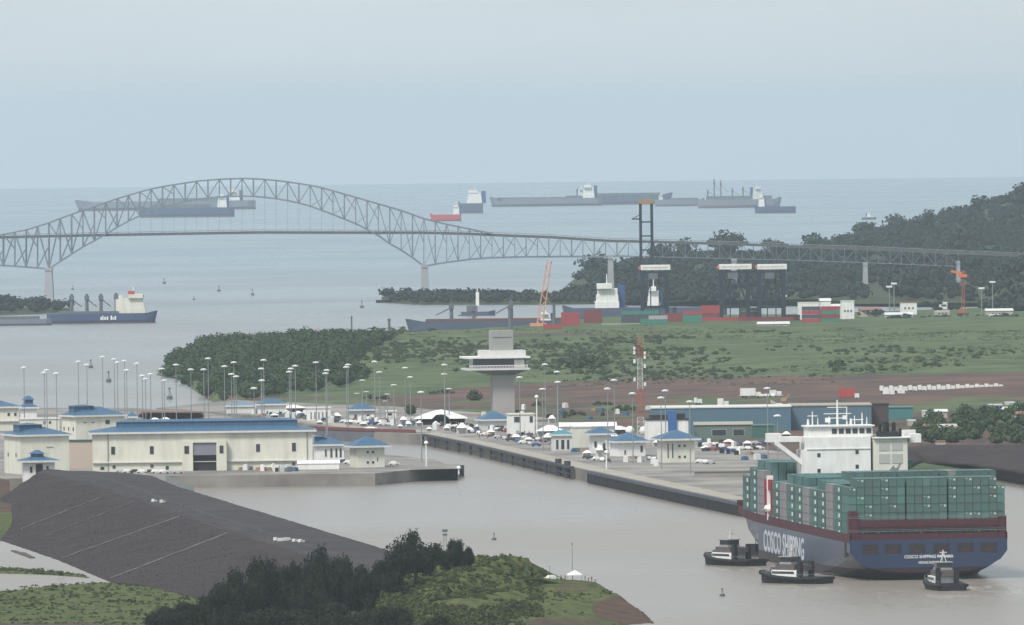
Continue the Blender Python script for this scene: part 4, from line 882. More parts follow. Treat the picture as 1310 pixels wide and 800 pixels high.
# deckhouse
HX = 151; FX = HX + 14
hs = MB(); hs.b(HX - 6, HX + 7, -8, 12.5, 12.4, 39.0)
hs.b(HX - 5, HX + 7, -7.9, 17, 12.4, 22).b(HX - 5.8, HX + 6.5, 12.5, 13.6, 12.4, 35)
hs.b(HX - 6.3, HX - 6, -8, 12.5, 35.2, 35.35)
house = hs.build('deckhouse', M_white, cs)
mb = MB()
for k, (y, z) in enumerate(((8.6, 33.4), (8.6, 28.5), (-3.6, 34.2), (-3.6, 29.6), (-3.6, 26))): mb.b(HX - 6.12, HX - 5.98, y - .5, y + .5, z - .6, z + .6)
mb.build('porthole', M_glass, house)
wg = MB(); wg.b(HX - 3, HX + 3, 13.62, 24.1, 37.6, 39.2).b(HX - 3.0, HX + 3, 20, 24.1, 39.2, 40.3)
wg.bar((HX - 2.5, 22, 37.6), (HX - 2.5, 12.6, 30.4), 1.5, 1.3).bar((HX + 2.5, 22, 37.6), (HX + 2.5, 12.6, 30.4), 1.5, 1.3)
wg.build('bridge_wing', M_white, cs)
MB().b(HX + 3.2, HX + 6, -24.1, -8.05, 37.6, 39.2).b(HX + 3.2, HX + 6, -24.1, -20, 39.2, 40.6).build('bridge_wing', M_white, cs)
wh = MB().b(HX - 4, HX + 5, -9, 11.5, 39, 42.2).b(HX - 4.8, HX + 5.6, -9.6, 12.2, 42.2, 42.6).build('wheelhouse', M_white, cs)
for i in range(6): MB().b(HX - 4.12, HX - 3.98, -8.6 + i * 2.2, -7.0 + i * 2.2, 40.0, 41.6).build('window', M_glass, wh)
fn = MB().b(FX - 21, FX - 11, -19.6, -8.8, 12.4, 38.6).build('funnel_casing', M_cream, cs)
for (y, z) in ((-12.2, 36), (-16.3, 36), (-12.2, 32), (-16.3, 32)): MB().b(FX - 21.15, FX - 20.98, y - 1.7, y + 1.7, z - 1.5, z + 1.4).build('vent_grille', mat('grille_grey', (.42, .42, .40), (.35, .35, .33), .8, 1), fn)
mb = MB().b(FX - 21.12, FX - 20.98, -17.2, -11.2, 27.6, 28.0).b(FX - 21.12, FX - 20.98, -16.2, -12.8, 25.4, 26.0).b(FX - 21.12, FX - 20.98, -16.6, -14.9, 28.0, 29.0); mb.bar((FX - 21.05, -15, 26.6), (FX - 21.05, -17.3, 30.5), .12, .5).bar((FX - 21.05, -15.2, 29.6), (FX - 21.05, -12.8, 27), .12, .45).build('funnel_logo', mat('logo_grey', (.2, .2, .22)), fn)
mb = MB()
for (x, y, z, r) in ((-14, -16.5, 43.2, .7), (-15, -13.8, 43.5, 1.1), (-17, -13.2, 42.6, .8), (-13, -12.2, 42.8, .6), (-16, -18.2, 41.4, .5)): mb.tube((FX + x, y, 38.5), (FX + x, y, z), r, r * .9, 10)
mb.b(FX - 19, FX - 12, -17.5, -11.2, 38.6, 40.4).build('exhaust_pipes', M_black, cs)
mb = MB().b(FX - 22, FX - 10, -20.6, -8.6, 38.4, 38.75)
for y in (-20.4, -8.8): mb.bar((FX - 22, y, 39.7), (FX - 10, y, 39.7), .1)
mb.b(FX - 20, FX - 14, -24.2, -20.4, 36.9, 39.6).build('funnel_platform', M_white, cs)
mb = MB()
for (y, z, w_) in ((9.5, 47, .25), (7.8, 45, .2), (1.5, 50.5, .4), (-1.5, 48, .25), (-4, 45.5, .2), (-6.4, 46.4, .25), (4.2, 45.3, .3), (-2.8, 44.6, .5), (10.9, 44.6, .5), (-7.9, 45.0, .2)): mb.tube((HX, y, 42.5), (HX, y, z), w_, w_ * .6, 6)
for (y, z, l) in ((1.5, 48.2, 3.2), (1.5, 46.2, 4.4), (9.5, 45.6, 1.6), (1.5, 44.8, 3.0), (-4.8, 44.2, 2)): mb.bar((HX, y - l, z), (HX, y + l, z), .25)
mb.box((HX, 4.6, 44.2), (1.5, 1.5, 1.4)).box((HX, -.8, 45), (1.2, 1.2, 1.2)).build('radar_mast', M_white, cs)
lb = MB().rings([[(s, 23.6 + w_ * math.cos(a), 16.6 + h_ * math.sin(a)) for a in np.linspace(0, 2 * math.pi, 9)[:-1]] for s, w_, h_ in ((146, .3, .3), (147.5, 1.4, 1.2), (153, 1.4, 1.3), (155, .4, .4))]).build('lifeboat', M_white, cs)
MB().b(144, 145, 22.6, 24.2, 15, 25).b(156, 157, 22.6, 24.2, 15, 25).b(144, 157, 23, 24.1, 22.6, 25.8).build('lifeboat_davit', mat('davit_red', (.30, .03, .04)), cs)
MB().b(150, 151.5, 22.4, 24.25, 13, 27).build('pilot_station', M_white, cs)
# containers: every one in view is a thing of its own
CT = [mat('teal_container', (.065, .130, .118), (.09, .16, .148), .6, .18), mat('dark_teal_container', (.070, .115, .108), (.085, .14, .13), .6, .2), mat('grey_container', (.26, .25, .26), (.2, .19, .2), .7, .2), mat('bright_green_container', (.075, .20, .165), (.075, .18, .15), .6, .2), mat('maroon_container', (.16, .05, .06), (.12, .04, .05), .7, .2), mat('pale_teal_container', (.10, .19, .175), (.08, .165, .155), .6, .2)]
CW, CH, CLN = 2.32, 2.50, 12.19
def cmesh(m, logo=None):
    mb = MB().b(.08, CLN - .08, -CW / 2 + .05, CW / 2 - .05, .08, CH - .06)
    for x in (0, CLN - .18):
        for y in (-CW / 2, CW / 2 - .18): mb.b(x, x + .18, y, y + .18, 0, CH)
        mb.b(x, x + .16, -CW / 2 + .18, CW / 2 - .18, CH - .16, CH - .01).b(x, x + .16, -CW / 2 + .18, CW / 2 - .18, .01, .16)
    for y in (-CW / 2, CW / 2 - .14): mb.b(.18, CLN - .18, y, y + .14, CH - .13, CH - .01).b(.18, CLN - .18, y, y + .14, .01, .15)
    for y in (-.75, -.3, .3, .75): mb.b(.02, .08, y - .03, y + .03, .16, CH - .16)
    mb.b(.03, .08, -.02, .02, .16, CH - .16)
    for i in range(30): mb.b(.3 + i * .39, .46 + i * .39, CW / 2 - .05, CW / 2 - .01, .18, CH - .16)
    me = bpy.data.meshes.new('shipping_container'); me.from_pydata(mb.v, [], mb.f); me.update(); me.materials.append(m); return me
CM_ = [cmesh(m) for m in CT]
lm = MB(); lm.b(1.6, 4.2, CW / 2 - .03, CW / 2 + .02, .7, 1.9); lgm = bpy.data.meshes.new('logo'); lgm.from_pydata(lm.v, [], lm.f); lgm.materials.append(mat('logo_white', (.62, .66, .64), (.4, .5, .48), .8, .6))
SM = so; crz = R(90) + SA; cosr, sinr = math.cos(crz), math.sin(crz)
def sw_(s, y, z): return Vector((SM.x + s * cosr - y * sinr, SM.y + s * sinr + y * cosr, SM.z + z))
dmk = MB().b(-.04, .02, -.95, -.25, 1.5, 2.1); dmk.b(-.04, .02, .3, .9, 1.9, 2.1); dmm = bpy.data.meshes.new('door_marking'); dmm.from_pydata(dmk.v, [], dmk.f); dmm.materials.append(mat('marking_white', (.45, .5, .48)))
def container(k, s, y, z, label, group, logo=False):
    o = bpy.data.objects.new('shipping_container', CM_[k]); COL.objects.link(o); o.location = sw_(s, y, z); o.rotation_euler[2] = crz
    tag(o, label, 'shipping container', group)
    if rr.random() < .35 and s < 10: l_ = bpy.data.objects.new('door_marking', dmm); COL.objects.link(l_); l_.parent = o
    if logo: l_ = bpy.data.objects.new('logo', lgm); COL.objects.link(l_); l_.parent = o
    return o
CY_ = [-22.78 + 2.48 * i + (.45 if i > 6 else 0) + (.45 if i > 11 else 0) for i in range(19)]      # column 0 = starboard (right in the photo)
BAYS = [2.4 + 14.3 * i for i in range(16) if 2.4 + 14.3 * i < 222]
CNAME = ['teal', 'dark teal', 'grey', 'bright green', 'maroon', 'pale teal']
rr = random.Random(5)
for c, y in enumerate(CY_):
    for t in range(7):
        if t == 6 and c in (0, 18): continue
        k = rr.choices([0, 1, 3, 5, 4], [14, 2.5, .7, 2, 0 if t > 1 else 2])[0]
        container(k, BAYS[0], y, 12.6 + t * 2.61, '%s container in the stern stack, %s from the right, %s tier from the deck' % (CNAME[k], ORD[c], ORD[t]), 'containers stacked on the stern')
BN = ['']
OUT = {1: 6, 2: 6, 3: 5, 4: 5, 5: 5, 6: 5, 7: 5, 8: 5, 9: 5, 11: 6, 12: 6, 13: 5, 14: 5}
INN = {1: 7, 2: 6, 3: 6, 4: 6, 5: 5, 6: 6, 7: 6, 8: 6, 9: 5, 11: 7, 12: 7, 13: 6, 14: 5}
rest = MB()
for b, s in enumerate(BAYS[1:], 1):
    if b not in OUT: continue
    wmax = 19 if s < 190 else (17 if s < 205 else 13)
    grey = (b % 3 == 2); off = (19 - wmax) // 2; lift = 1.5 if b == 1 else 0
    for t in range(OUT[b]):
        c = 18 - off; k = 2 if grey else rr.choices([0, 1, 5], [5, 3, 1])[0]
        container(k, s, CY_[c], 12.6 + t * 2.61, '%s container on the port edge, %s stack from the stern, %s tier' % (CNAME[k], ORD[b], ORD[t]), 'containers along the port side', logo=not grey)
    for c in range(off, 18 - off):
        tt = INN[b] - 1
        if b == 1:
            k = rr.choices([0, 1, 5, 2], [8, 3, 2, .6])[0]
            container(k, s, CY_[c], 12.6 + lift + tt * 2.61, '%s top container of the second stack from the stern, %s from the right' % (CNAME[k], ORD[c]), 'topmost containers of the second stack')
        else: rest.b(s + .05, s + CLN - .05, CY_[c] - CW / 2 + .03, CY_[c] + CW / 2 - .03, 12.6 + (tt - (0 if c < 16 else 2)) * 2.61, 12.6 + (tt + 1) * 2.61)
rest_m = mat('forward_containers', (.085, .165, .155), (.045, .11, .105), .7, .12, contrast=2)
tag(rest.build('stacked_containers', rest_m, loc=so, rz=crz), 'remaining teal containers of the stacks ahead of the stern ones', 'container stacks', kind='stuff')

# ================================================================== tugs
def tug(loc, rz, label, parts_only=None):
    root = empty('tugboat', loc, rz); root.scale = (.86, .92, .92); tag(root, label, 'tugboat', 'tugboats around the container ship')
    st = [(-14, 3.6, 2.3), (-13, 4.8, 2.2), (-6, 5.6, 2.1), (4, 5.6, 2.5), (9, 4.8, 3.1), (12.5, 2.8, 3.6), (14, .6, 3.9)]
    MB().rings([[(x, -w_ * .85, -1), (x * 1.01, -w_, 1.2), (x * 1.01, -w_, h_), (x * 1.01, w_, h_), (x * 1.01, w_, 1.2), (x, w_ * .85, -1)] for x, w_, h_ in st]).build('hull', M_black, root)
    mb = MB()
    for (a, b) in zip(st[:-1], st[1:]):
        for s in (-1, 1): mb.tube((a[0] * 1.02, s * (a[1] + .1), a[2] - .5), (b[0] * 1.02, s * (b[1] + .1), b[2] - .5), .45, n=8)
    mb.tube((14.2, -1.4, 3.3), (14.2, 1.4, 3.3), .8).build('rubber_fender', mat('rubber', (.015, .015, .017)), root)
    MB().b(-4, 7, -4, 4, 2.2, 4.3).build('deckhouse', M_white, root); MB().b(-2.5, 6, -3.2, 3.2, 4.3, 6.2).b(-6, -3, -2, 2, 4.4, 6).b(7, 8, -2, 2, 3, 4.6).build('upper_house', mat('tug_brown', (.07, .055, .055), (.12, .1, .1)), root)
    MB().b(-3, 6.8, -4.05, 4.05, 3.1, 3.9).build('window_band', M_glass, root)
    wh = MB().b(-.5, 4.6, -2.6, 2.6, 6.2, 6.9).b(-.8, 5, -2.8, 2.8, 8.5, 8.8).build('wheelhouse', mat('grey_wheelhouse', (.3, .3, .31), (.2, .2, .2)), root)
    MB().b(-.3, 4.4, -2.45, 2.45, 6.9, 8.5).build('window_band', M_glass, wh)
    for y in (-3, 3): MB().b(-5.6, -4.1, y - .7, y + .7, 2.2, 7.2).build('funnel', mat('funnel_grey', (.02, .02, .024)), root)
    mb = MB()
    for (x, y) in ((.8, -.9), (.8, .9), (2.4, 0)): mb.tube((x, y, 8.7), (1.3, 0, 12.6), .14, .1, 6)
    mb.bar((1.3, -2, 10.6), (1.3, 2, 10.6), .3).bar((1.3, -1.2, 11.8), (1.3, 1.2, 11.8), .25).box((1.3, 0, 10.9), (.8, .8, .8)).build('mast', M_trim, root)
    MB().tube((9, -1.6, 4.3), (9, 1.6, 4.3), .9, n=10).build('towing_winch', M_steel, root)
    mb = MB()
    for k, (a, b) in enumerate(zip(st[1:-1], st[2:])):
        for s in (-1, 1): mb.bar((a[0], s * a[1] * .96, a[2] + 1), (b[0], s * b[1] * .96, b[2] + 1), .08).bar((a[0], s * a[1] * .96, a[2]), (a[0], s * a[1] * .96, a[2] + 1), .08)
    mb.build('railing', M_mast, root)
    return root
tug(W(938, 723, 0), R(180 - 52), 'black tugboat farthest left, off the port bow of the container ship')
tug(W(1017, 746, 0), R(180 - 40), 'black tugboat close to the port quarter of the container ship')
tug(W(1208, 754, 0), R(100), 'black tugboat directly behind the blue stern, seen end on')
# tow line and bow boat beyond the first tug
mb = MB().rings([[(x, -w_, -.5), (x, -w_, h_), (x, w_, h_), (x, w_, -.5)] for x, w_, h_ in ((-7, 1.5, 1.6), (-2, 2.2, 1.6), (4, 2.0, 1.9), (7, .3, 2.4))]).b(-2, 2, -1.4, 1.4, 1.5, 4).tube((0, 0, 4), (0, 0, 6.5), .12)
tag(mb.build('line_boat', M_black, loc=W(967, 712, 0), rz=R(120)), 'small dark line boat between the left tug and the ship bow', 'boat')
# buoys
def buoy(x, y, h, r, label, m=M_steel):
    p = W(x, y, 0); root = empty('channel_buoy', p); tag(root, label, 'buoy', 'channel buoys')
    MB().lathe((0, 0, 0), [(r * .8, -1), (r, 0), (r, h * .25), (r * .6, h * .32)], 10).build('float', m, root)
    mb = MB(); [mb.tube((r * .5 * math.cos(a), r * .5 * math.sin(a), h * .3), (0, 0, h * .85), .12 * r, .08 * r, 5) for a in (0, 2.1, 4.2)]; mb.box((0, 0, h * .9), (r * .7, r * .7, h * .2)).build('cage', m, root)
for x, y, h, r, lab in ((632, 691, 2.4, .8, 'dark buoy in the open basin above the ridge tree'), (924, 763, 2.4, .8, 'dark buoy in the water below the left tug'), (463, 394, 5.5, 1.6, 'buoy in the channel just left of the wooded spit'),
    (280, 373, 5, 1.6, 'buoy in the channel below the middle of the arch'), (323, 378, 5.5, 1.4, 'buoy right of the one below the middle of the arch'), (210, 363, 5, 1.6, 'faint buoy below the left part of the arch'),
    (93, 371, 4, 1.3, 'faint buoy beside the left arch pier'), (139, 489, 6, 1.5, 'dark buoy among the light masts left of the jungle'), (217, 511, 6, 1.5, 'dark buoy off the tip of the jungle shore'), (116, 471, 5, 1.4, 'dark buoy beside the leftmost group of light masts'), (248, 384, 3, 1.2, 'tiny buoy left of the middle channel buoys')):
    buoy(x, y, h, r, lab)
# ================================================================== lock machinery and walls' details
def bldg(name, label, x0, x1, yb, ye, dep=12, roof='hip', rise=3, yaw=0.0, z=ZQ, wall=None, roofm=None, win=(), over=1.2, monitor=None, ledge=None, group=None, cat='building', doors=(), door_m=None, side_win=0, fascia=True):
    p = W(x0, yb, z); s = mpp(p); wd = (x1 - x0) * s / math.cos(yaw); h = (yb - ye) * s
    root = empty(name, p, yaw); tag(root, label, cat, group)
    wall = wall or M_cream; roofm = roofm or M_blueroof
    wl = MB().b(0, wd, 0, dep, -1, h).build('wall', wall, root)
    for (x, y, ww, hh) in win:
        a = (x - x0) * s; c = (yb - y) * s; g = ww * s / 2; k = hh * s / 2
        f = MB().b(a - g - .12, a + g + .12, -.10, .02, c - k - .12, c + k + .12).build('window', M_trim, wl)
        MB().b(a - g, a + g, -.13, -.08, c - k, c + k).build('pane', M_glass, f)
    for (x, y, ww, hh) in doors:
        a = (x - x0) * s; c = (yb - y) * s; g = ww * s / 2; k = hh * s / 2
        MB().b(a - g, a + g, -.12, .02, c - k, c + k).build('door', door_m or M_darkopen, wl)
    for i in range(side_win): MB().b(-.1, .02, dep * (i + .5) / side_win - .6, dep * (i + .5) / side_win + .6, h * .45, h * .45 + 1.5).build('window', M_glass, wl)
    if ledge:
        c = (yb - ledge) * s; MB().b(-.1, wd + .1, -.9, .0, c, c + .35).build('canopy_ledge', M_trim, wl)
    o = over
    if roof == 'hip':
        if fascia: MB().b(-o, wd + o, -o, dep + o, h + .01, h + .75).build('fascia', M_trim, root)
        rf = MB().hip(-o + .1, wd + o - .1, -o + .1, dep + o - .1, h + .76, h + .76 + rise).build('roof', roofm, root)
    elif roof == 'gable':
        mb = MB(); mb.add([(-o, -o, h), (wd + o, -o, h), (wd + o, dep + o, h), (-o, dep + o, h), (-o, dep / 2, h + rise), (wd + o, dep / 2, h + rise)], [(3, 2, 1, 0), (0, 1, 5, 4), (2, 3, 4, 5), (1, 2, 5), (3, 0, 4)]); rf = mb.build('roof', roofm, root)
    else: rf = MB().b(-o * .3, wd + o * .3, -o * .3, dep + o * .3, h + .01, h + .5).build('roof', roofm, root)
    if monitor:
        a, b, mz = monitor; c0 = (a - x0) * s; c1 = (b - x0) * s; m2 = MB().b(c0, c1, dep * .3, dep * .7, h + rise * .35, h + .8 + rise + mz * .5); m2.hip(c0 - .8, c1 + .8, dep * .3 - .8, dep * .7 + .8, h + .81 + rise + mz * .5, h + .8 + rise + mz * 1.4)
        m2.build('roof_monitor', roofm, rf)
    root['w'] = wd; root['h'] = h
    return root, s, wd, h
# ---- left island
main, s, wd, h = bldg('machinery_building', 'long cream machinery hall with a low blue roof and a tall dark doorway', 119, 400, 604, 556, 22, 'hip', 2.3, .05, over=1.6,
    win=[(145, 577, 5, 10), (194.5, 577, 5, 10), (236, 577, 5, 10), (330.5, 576, 5, 10), (376.5, 575.5, 5, 11), (131, 599.5, 5, 4), (146, 598, 4, 4), (194.5, 597.5, 4, 4), (214, 600, 4, 5), (376, 597, 4, 4)], ledge=593)
ph = 36 * s; c0 = (233 - 119) * s; c1 = (290 - 119) * s
w_ = MB().b(c0, c0 + 14 * s, -3, -.01, -1, ph).b(c1 - 13 * s, c1, -3, -.01, -1, ph).b(c0, c1, -3, -.01, ph + .01, ph + .9).build('portico', M_cream, main)
MB().b(c0 + 14 * s + .02, c1 - 13 * s - .02, -2.4, -.02, 20 * s, ph - .02).build('roller_shutter', mat('shutter_grey', (.22, .22, .25), (.17, .17, .2), .7, .5, stretch=(1, 1, 8)), main)
MB().b(c0 + 14 * s + .03, c1 - 13 * s - .03, -.4, -.15, -.9, 20 * s - .05).build('doorway', M_darkopen, main)
MB().b(c0 + 3 * s, c0 + 9 * s, -3.1, -2.98, 22 * s, 32 * s).b(c1 - 9 * s, c1 - 4 * s, -3.1, -2.98, 22 * s, 32 * s).build('window', M_glass, w_)
for xx in (138, 393): MB().b((xx - 119) * s, (xx - 119) * s + .35, -.3, -.02, 0, h).build('downpipe', M_mast, main)
MB().b((150 - 119) * s, (382 - 119) * s, 8, 15, h + 2.0, h + 4.4).hip((149 - 119) * s, (384 - 119) * s, 7.5, 15.5, h + 4.41, h + 5.3).build('roof_monitor', M_blueroof, main)
bldg('pump_building', 'cream block with a hipped blue roof left of the machinery hall', 26, 88, 607, 559, 22, 'hip', 3.2, .33, monitor=(32, 62, .8), win=[(66, 573, 9, .8)], side_win=2, z=ZQ)
pv, s, wd, h = bldg('entrance_pavilion', 'small white porch pavilion with a two tier blue roof before the cream block', 31, 70, 614, 592, 9, 'hip', 1.6, .12, over=2.2, wall=M_white, monitor=(41, 57, 1.6), doors=[(50.5, 603, 9, 18), (40, 601, 3, 8), (61, 601, 3, 8)])
bldg('office_building', 'cream two storey block with a broad hipped blue roof behind the machinery hall', 97, 158, 566, 534, 16, 'hip', 3.4, .42, monitor=(101, 128, .7), win=[(110, 541, 4, 1), (121, 541, 4, 1), (141, 541, 6, 5)], side_win=3)
bldg('office_building', 'cream building cut by the left edge with two small square windows', -34, 24, 552, 523, 16, 'hip', 2.6, .12, win=[(11.5, 531, 3, 4), (20, 531, 3, 4), (-8, 531, 3, 4)], ledge=540, monitor=(-22, -2, .8))
bldg('guard_pavilion', 'little pavilion with stacked blue roofs beyond the left edge building', 27, 47, 540, 523, 7, 'hip', 2.2, .1, monitor=(31, 43, 2.0), wall=M_white)
bldg('low_annex', 'low cream row of rooms behind the hipped cream block', 26, 76, 553, 537, 9, 'flat', 1, .05, win=[(57, 541, 3, 3), (64, 541, 3, 3), (38, 543, 4, 3)], roofm=M_trim)
bldg('kiosk', 'tiny blue roofed kiosk above the machinery hall roof', 164, 173, 545, 535, 5, 'hip', 2.2, 0)
bldg('ramp_building', 'low tan wall block with a green top between the two cream halls', 86, 119, 600, 565, 8, 'flat', .5, 0, wall=mat('tan_wall', (.5, .38, .30), (.42, .38, .35), .9, .1, stretch=(1, 1, 2)), roofm=mat('green_roof', (.04, .10, .08)))
bldg('annex_building', 'white columned annex with a blue roof just right of the machinery hall', 404, 440, 591, 571, 10, 'hip', 2.6, .1, win=[(424, 580, 2.4, 11), (430.5, 580, 2.4, 11), (436, 580, 2.4, 11), (417, 580, 2, 9)], wall=M_white, monitor=(404, 416, .6))
bldg('lock_control_house', 'cream cube house with a blue pyramid roof and four square windows on the left quay', 457, 492, 598.5, 573, 11, 'hip', 3.6, .28, win=[(471, 579, 3, 3), (478, 579, 3, 3), (471, 592, 3, 3), (478, 592, 3, 3), (484, 588, 1.4, 5)], over=2.2)
bldg('long_white_shelter', 'long low white shelter on the quay below the machinery hall', 381, 434, 601, 593.5, 4, 'gable', 1.2, 0, wall=M_white, roofm=M_white, over=.3, cat='shelter')
# ---- across the chamber, back rows
bldg('pavilion', 'white pavilion with a wide blue roof at the far left bank', 330, 366, 530, 519, 9, 'hip', 2.4, .1, wall=M_white)
bldg('long_shed', 'long pale blue roofed shed left of the wide blue roofed pavilion', 290, 326, 529, 521, 12, 'hip', 1.6, .05, roofm=M_blueroof2, wall=M_trim, over=.6)
bldg('white_hall', 'white hall with dark column gaps behind the chamber', 393, 423, 538, 523, 10, 'flat', .5, .05, wall=M_white, roofm=M_trim, win=[(x, 532, 1.2, 9) for x in (398, 403, 408, 413, 418)])
bldg('pavilion', 'blue roofed pavilion behind the lock gate with a row of booths', 447, 480, 538, 526, 10, 'hip', 2.8, .05, wall=M_trim, win=[(455, 533, 3, 5), (471, 533, 3, 5)])
bldg('booth', 'white booth with a dark front right of the gate pavilion', 494, 507, 536, 527, 5, 'flat', .4, 0, wall=M_white, roofm=M_white, win=[(499, 530, 5, 3)])
bldg('pavilion', 'blue roofed building at the foot of the control tower', 618, 652, 551, 539, 12, 'hip', 3.6, .2, wall=M_trim, win=[(635, 547, 20, 4)])
bldg('white_house', 'white house with two dark windows right of the tower foot', 652, 684, 556, 531, 10, 'flat', .5, .12, wall=M_white, roofm=M_cream, win=[(662, 537, 8, 7), (680, 537, 4, 8)])
bldg('long_white_hall', 'long low white hall with a bright roof behind the right bank', 718, 786, 558, 546, 14, 'gable', 1.6, .02, wall=M_white, roofm=M_white)
bldg('white_block', 'tall plain white block in front of the long white hall', 735, 756, 573, 547, 10, 'flat', .4, .15, wall=M_cream, roofm=M_white)
bldg('open_kiosk', 'teal roofed open kiosk left of the plain white block', 707, 732, 577, 558, 6, 'hip', 1.6, .1, wall=M_trim, roofm=mat('teal_roof', (.05, .20, .26), (.07, .23, .28), .6, .2), win=[(713, 569, 3, 12), (720, 569, 4, 12), (727, 569, 3, 12)], over=.8)
bldg('pavilion', 'blue roofed terrace house right of the plain white block', 758, 782, 580, 557, 10, 'hip', 2.6, .12, wall=M_white, win=[(762, 570, 3, 10), (773, 572, 3, 9)], over=2)
bldg('pavilion', 'white walled house with a hipped blue roof near the right bank', 790, 826, 584, 567, 12, 'hip', 3.4, .25, wall=M_white, win=[(800, 579, 2, 5), (822, 575, 3, 8)], over=1.5)
bldg('lock_control_house', 'cream cube house with four square windows on the right bank', 850, 889, 592, 564, 11, 'hip', 3.2, .25, win=[(870, 571, 3, 3), (877, 571, 3, 3), (870, 585, 3, 3), (877, 585, 3, 3), (855, 577, 1.5, 18), (861, 577, 1.5, 18)], over=2.2)
b_, s, wd, h = bldg('water_plant', 'white twin block building with a deep blue central tower', 829, 881, 563, 538, 12, 'flat', .4, .1, wall=M_white, roofm=M_darkopen)
MB().b(26 * s, 37 * s, -.8, 6, -.5, 37 * s).build('tower', mat('deep_blue', (.03, .10, .27), (.04, .12, .3), .7, .2), b_)
MB().b(1.5, 9, 3, 9, h + .5, h + 2.2).b(wd - 6, wd - 1, 3, 9, h + .5, h + 2.6).build('roof_plant', M_darkopen, b_)
sh, s, wd, h = bldg('long_blue_shed', 'very long blue sided shed with a pale roof edge behind the right bank', 834, 1012, 556, 523, 30, 'flat', .8, .0, z=4.5, wall=mat('blue_cladding', (.085, .150, .205), (.07, .13, .185), .7, .04, stretch=(1, 1, .3)), roofm=M_trim)
bldg('blue_shed', 'lower blue shed continuing right of the long one behind the ship bridge', 1012, 1115, 552, 520, 30, 'flat', .8, .0, z=4.5, wall=mat('blue_cladding2', (.095, .155, .20), (.08, .135, .18), .7, .04, stretch=(1, 1, .3)), roofm=mat('tan_roof', (.36, .33, .28)))
bldg('silo_block', 'dark brown square block at the right end of the blue sheds', 1116, 1137, 550, 518, 8, 'flat', .3, .0, z=4.5, wall=mat('dark_brown', (.07, .05, .055)), roofm=M_darkopen)
bldg('open_shed', 'green open shed with a tan roof before the long blue shed', 889, 962, 562, 544, 12, 'gable', 1.2, 0, z=4.5, wall=mat('green_wall', (.10, .17, .15), (.14, .15, .14), .9, .1), roofm=mat('tan_roof2', (.33, .31, .25), (.28, .27, .22)), win=[(920, 554, 18, 8), (945, 554, 14, 8)], over=.5)
bldg('green_hut', 'dark green hut between the tan roofed shed and the red container', 963, 990, 562, 545, 8, 'flat', .3, 0, z=4.5, wall=mat('green_hut_wall', (.05, .13, .11)), roofm=mat('green_wall2', (.12, .2, .17)))
bldg('teal_store', 'teal walled store right of the dark brown block', 1138, 1168, 541, 522, 10, 'flat', .3, 0, z=5, wall=mat('teal_wall', (.06, .19, .19), (.05, .15, .16)), roofm=mat('teal_roof3', (.10, .24, .23)))
CRM = mat('beige_wall', (.42, .38, .32), (.34, .31, .27)); ROR = mat('rust_roof', (.25, .12, .09), (.2, .1, .08))
for i, (x0, x1, yb, ye, wm, rm, lab) in enumerate(((1181, 1196, 536, 527, M_trim, M_trim, 'small pale hut left of the beige house beyond the thicket'), (1192, 1212, 538, 527, CRM, M_trim, 'beige house beyond the thicket right of the ship funnel'), (1162, 1183, 545, 539, CRM, M_trim, 'long low pale roof just right of the ship funnel'),
    (1183, 1200, 556, 546, M_red, ROR, 'red walled hut in the thicket beyond the ship'), (1200, 1208, 558, 545, M_white, M_white, 'narrow white hut beside the red walled hut'), (1209, 1224, 556, 546, M_trim, CRM, 'grey hut right of the narrow white hut'),
    (1266, 1283, 534, 519, mat('sky_wall', (.16, .26, .36)), M_trim, 'light blue store behind the big round tree at the right'), (1284, 1302, 537, 524, CRM, M_trim, 'beige stepped house right of the light blue store'), (1287, 1298, 524, 516, M_trim, M_trim, 'grey box house above the beige stepped house'), (1301, 1322, 543, 530, CRM, ROR, 'brown roofed house at the right edge of the photo'), (1199, 1210, 574, 566, CRM, ROR, 'little tan hut at the foot of the thicket above the embankment'))):
    bldg('small_house', lab, x0, x1, yb, ye, 7, 'gable' if i % 2 else 'flat', 1.1, .05, z=6, wall=wm, roofm=rm, over=.4, group='small houses right of the ship', win=[((x0 + x1) / 2, (yb + ye) / 2, 2, 2)])
clump(1242, 545, 42, 26, 'leafy_tree', 'big round green tree above the thicket at the right', m=F_bush, z=6, n=26)

# ---- tents
def tent(x0, x1, yb, yt, label, kind='peak', dep=None, z=ZQ):
    p = W((x0 + x1) / 2, yb, z); s = mpp(p); wd = (x1 - x0) * s; h = (yb - yt) * s; d = dep or wd * .8
    root = empty('white_tent', p); tag(root, label, 'tent', 'white tents on the lock grounds')
    if kind == 'peak': MB().hip(-wd / 2, wd / 2, -d / 2, d / 2, h * .55, h, run=min(wd, d) / 2 * .96).build('canopy', M_white, root)
    else:
        rr_ = []
        for u in np.linspace(-1, 1, 13):
            hh = h * (.45 + .55 * (1 - abs(u) ** 1.4)); rr_.append([(u * wd / 2, -d / 2, h * .42 if abs(u) > .3 else hh * .72), (u * wd / 2, 0, hh), (u * wd / 2, d / 2, h * .42), (u * wd / 2, 0, hh - .5)])
        MB().rings(rr_).build('canopy', M_white, root)
    MB().b(-wd / 2 * .9, wd / 2 * .9, d / 2 * .7, d / 2 * .8, 0, h * .5).build('back_wall', M_trim if kind == 'peak' else M_darkopen, root)
    for sx in (-1, 1):
        for sy in (-1, 1): MB().tube((sx * wd * .46, sy * d * .46, -.2), (sx * wd * .46, sy * d * .46, h * .56), .12, n=6).build('pole', M_trim, root)
tent(530, 598, 543, 524, 'large white membrane tent with a dark interior left of the tower', 'sail', 22)
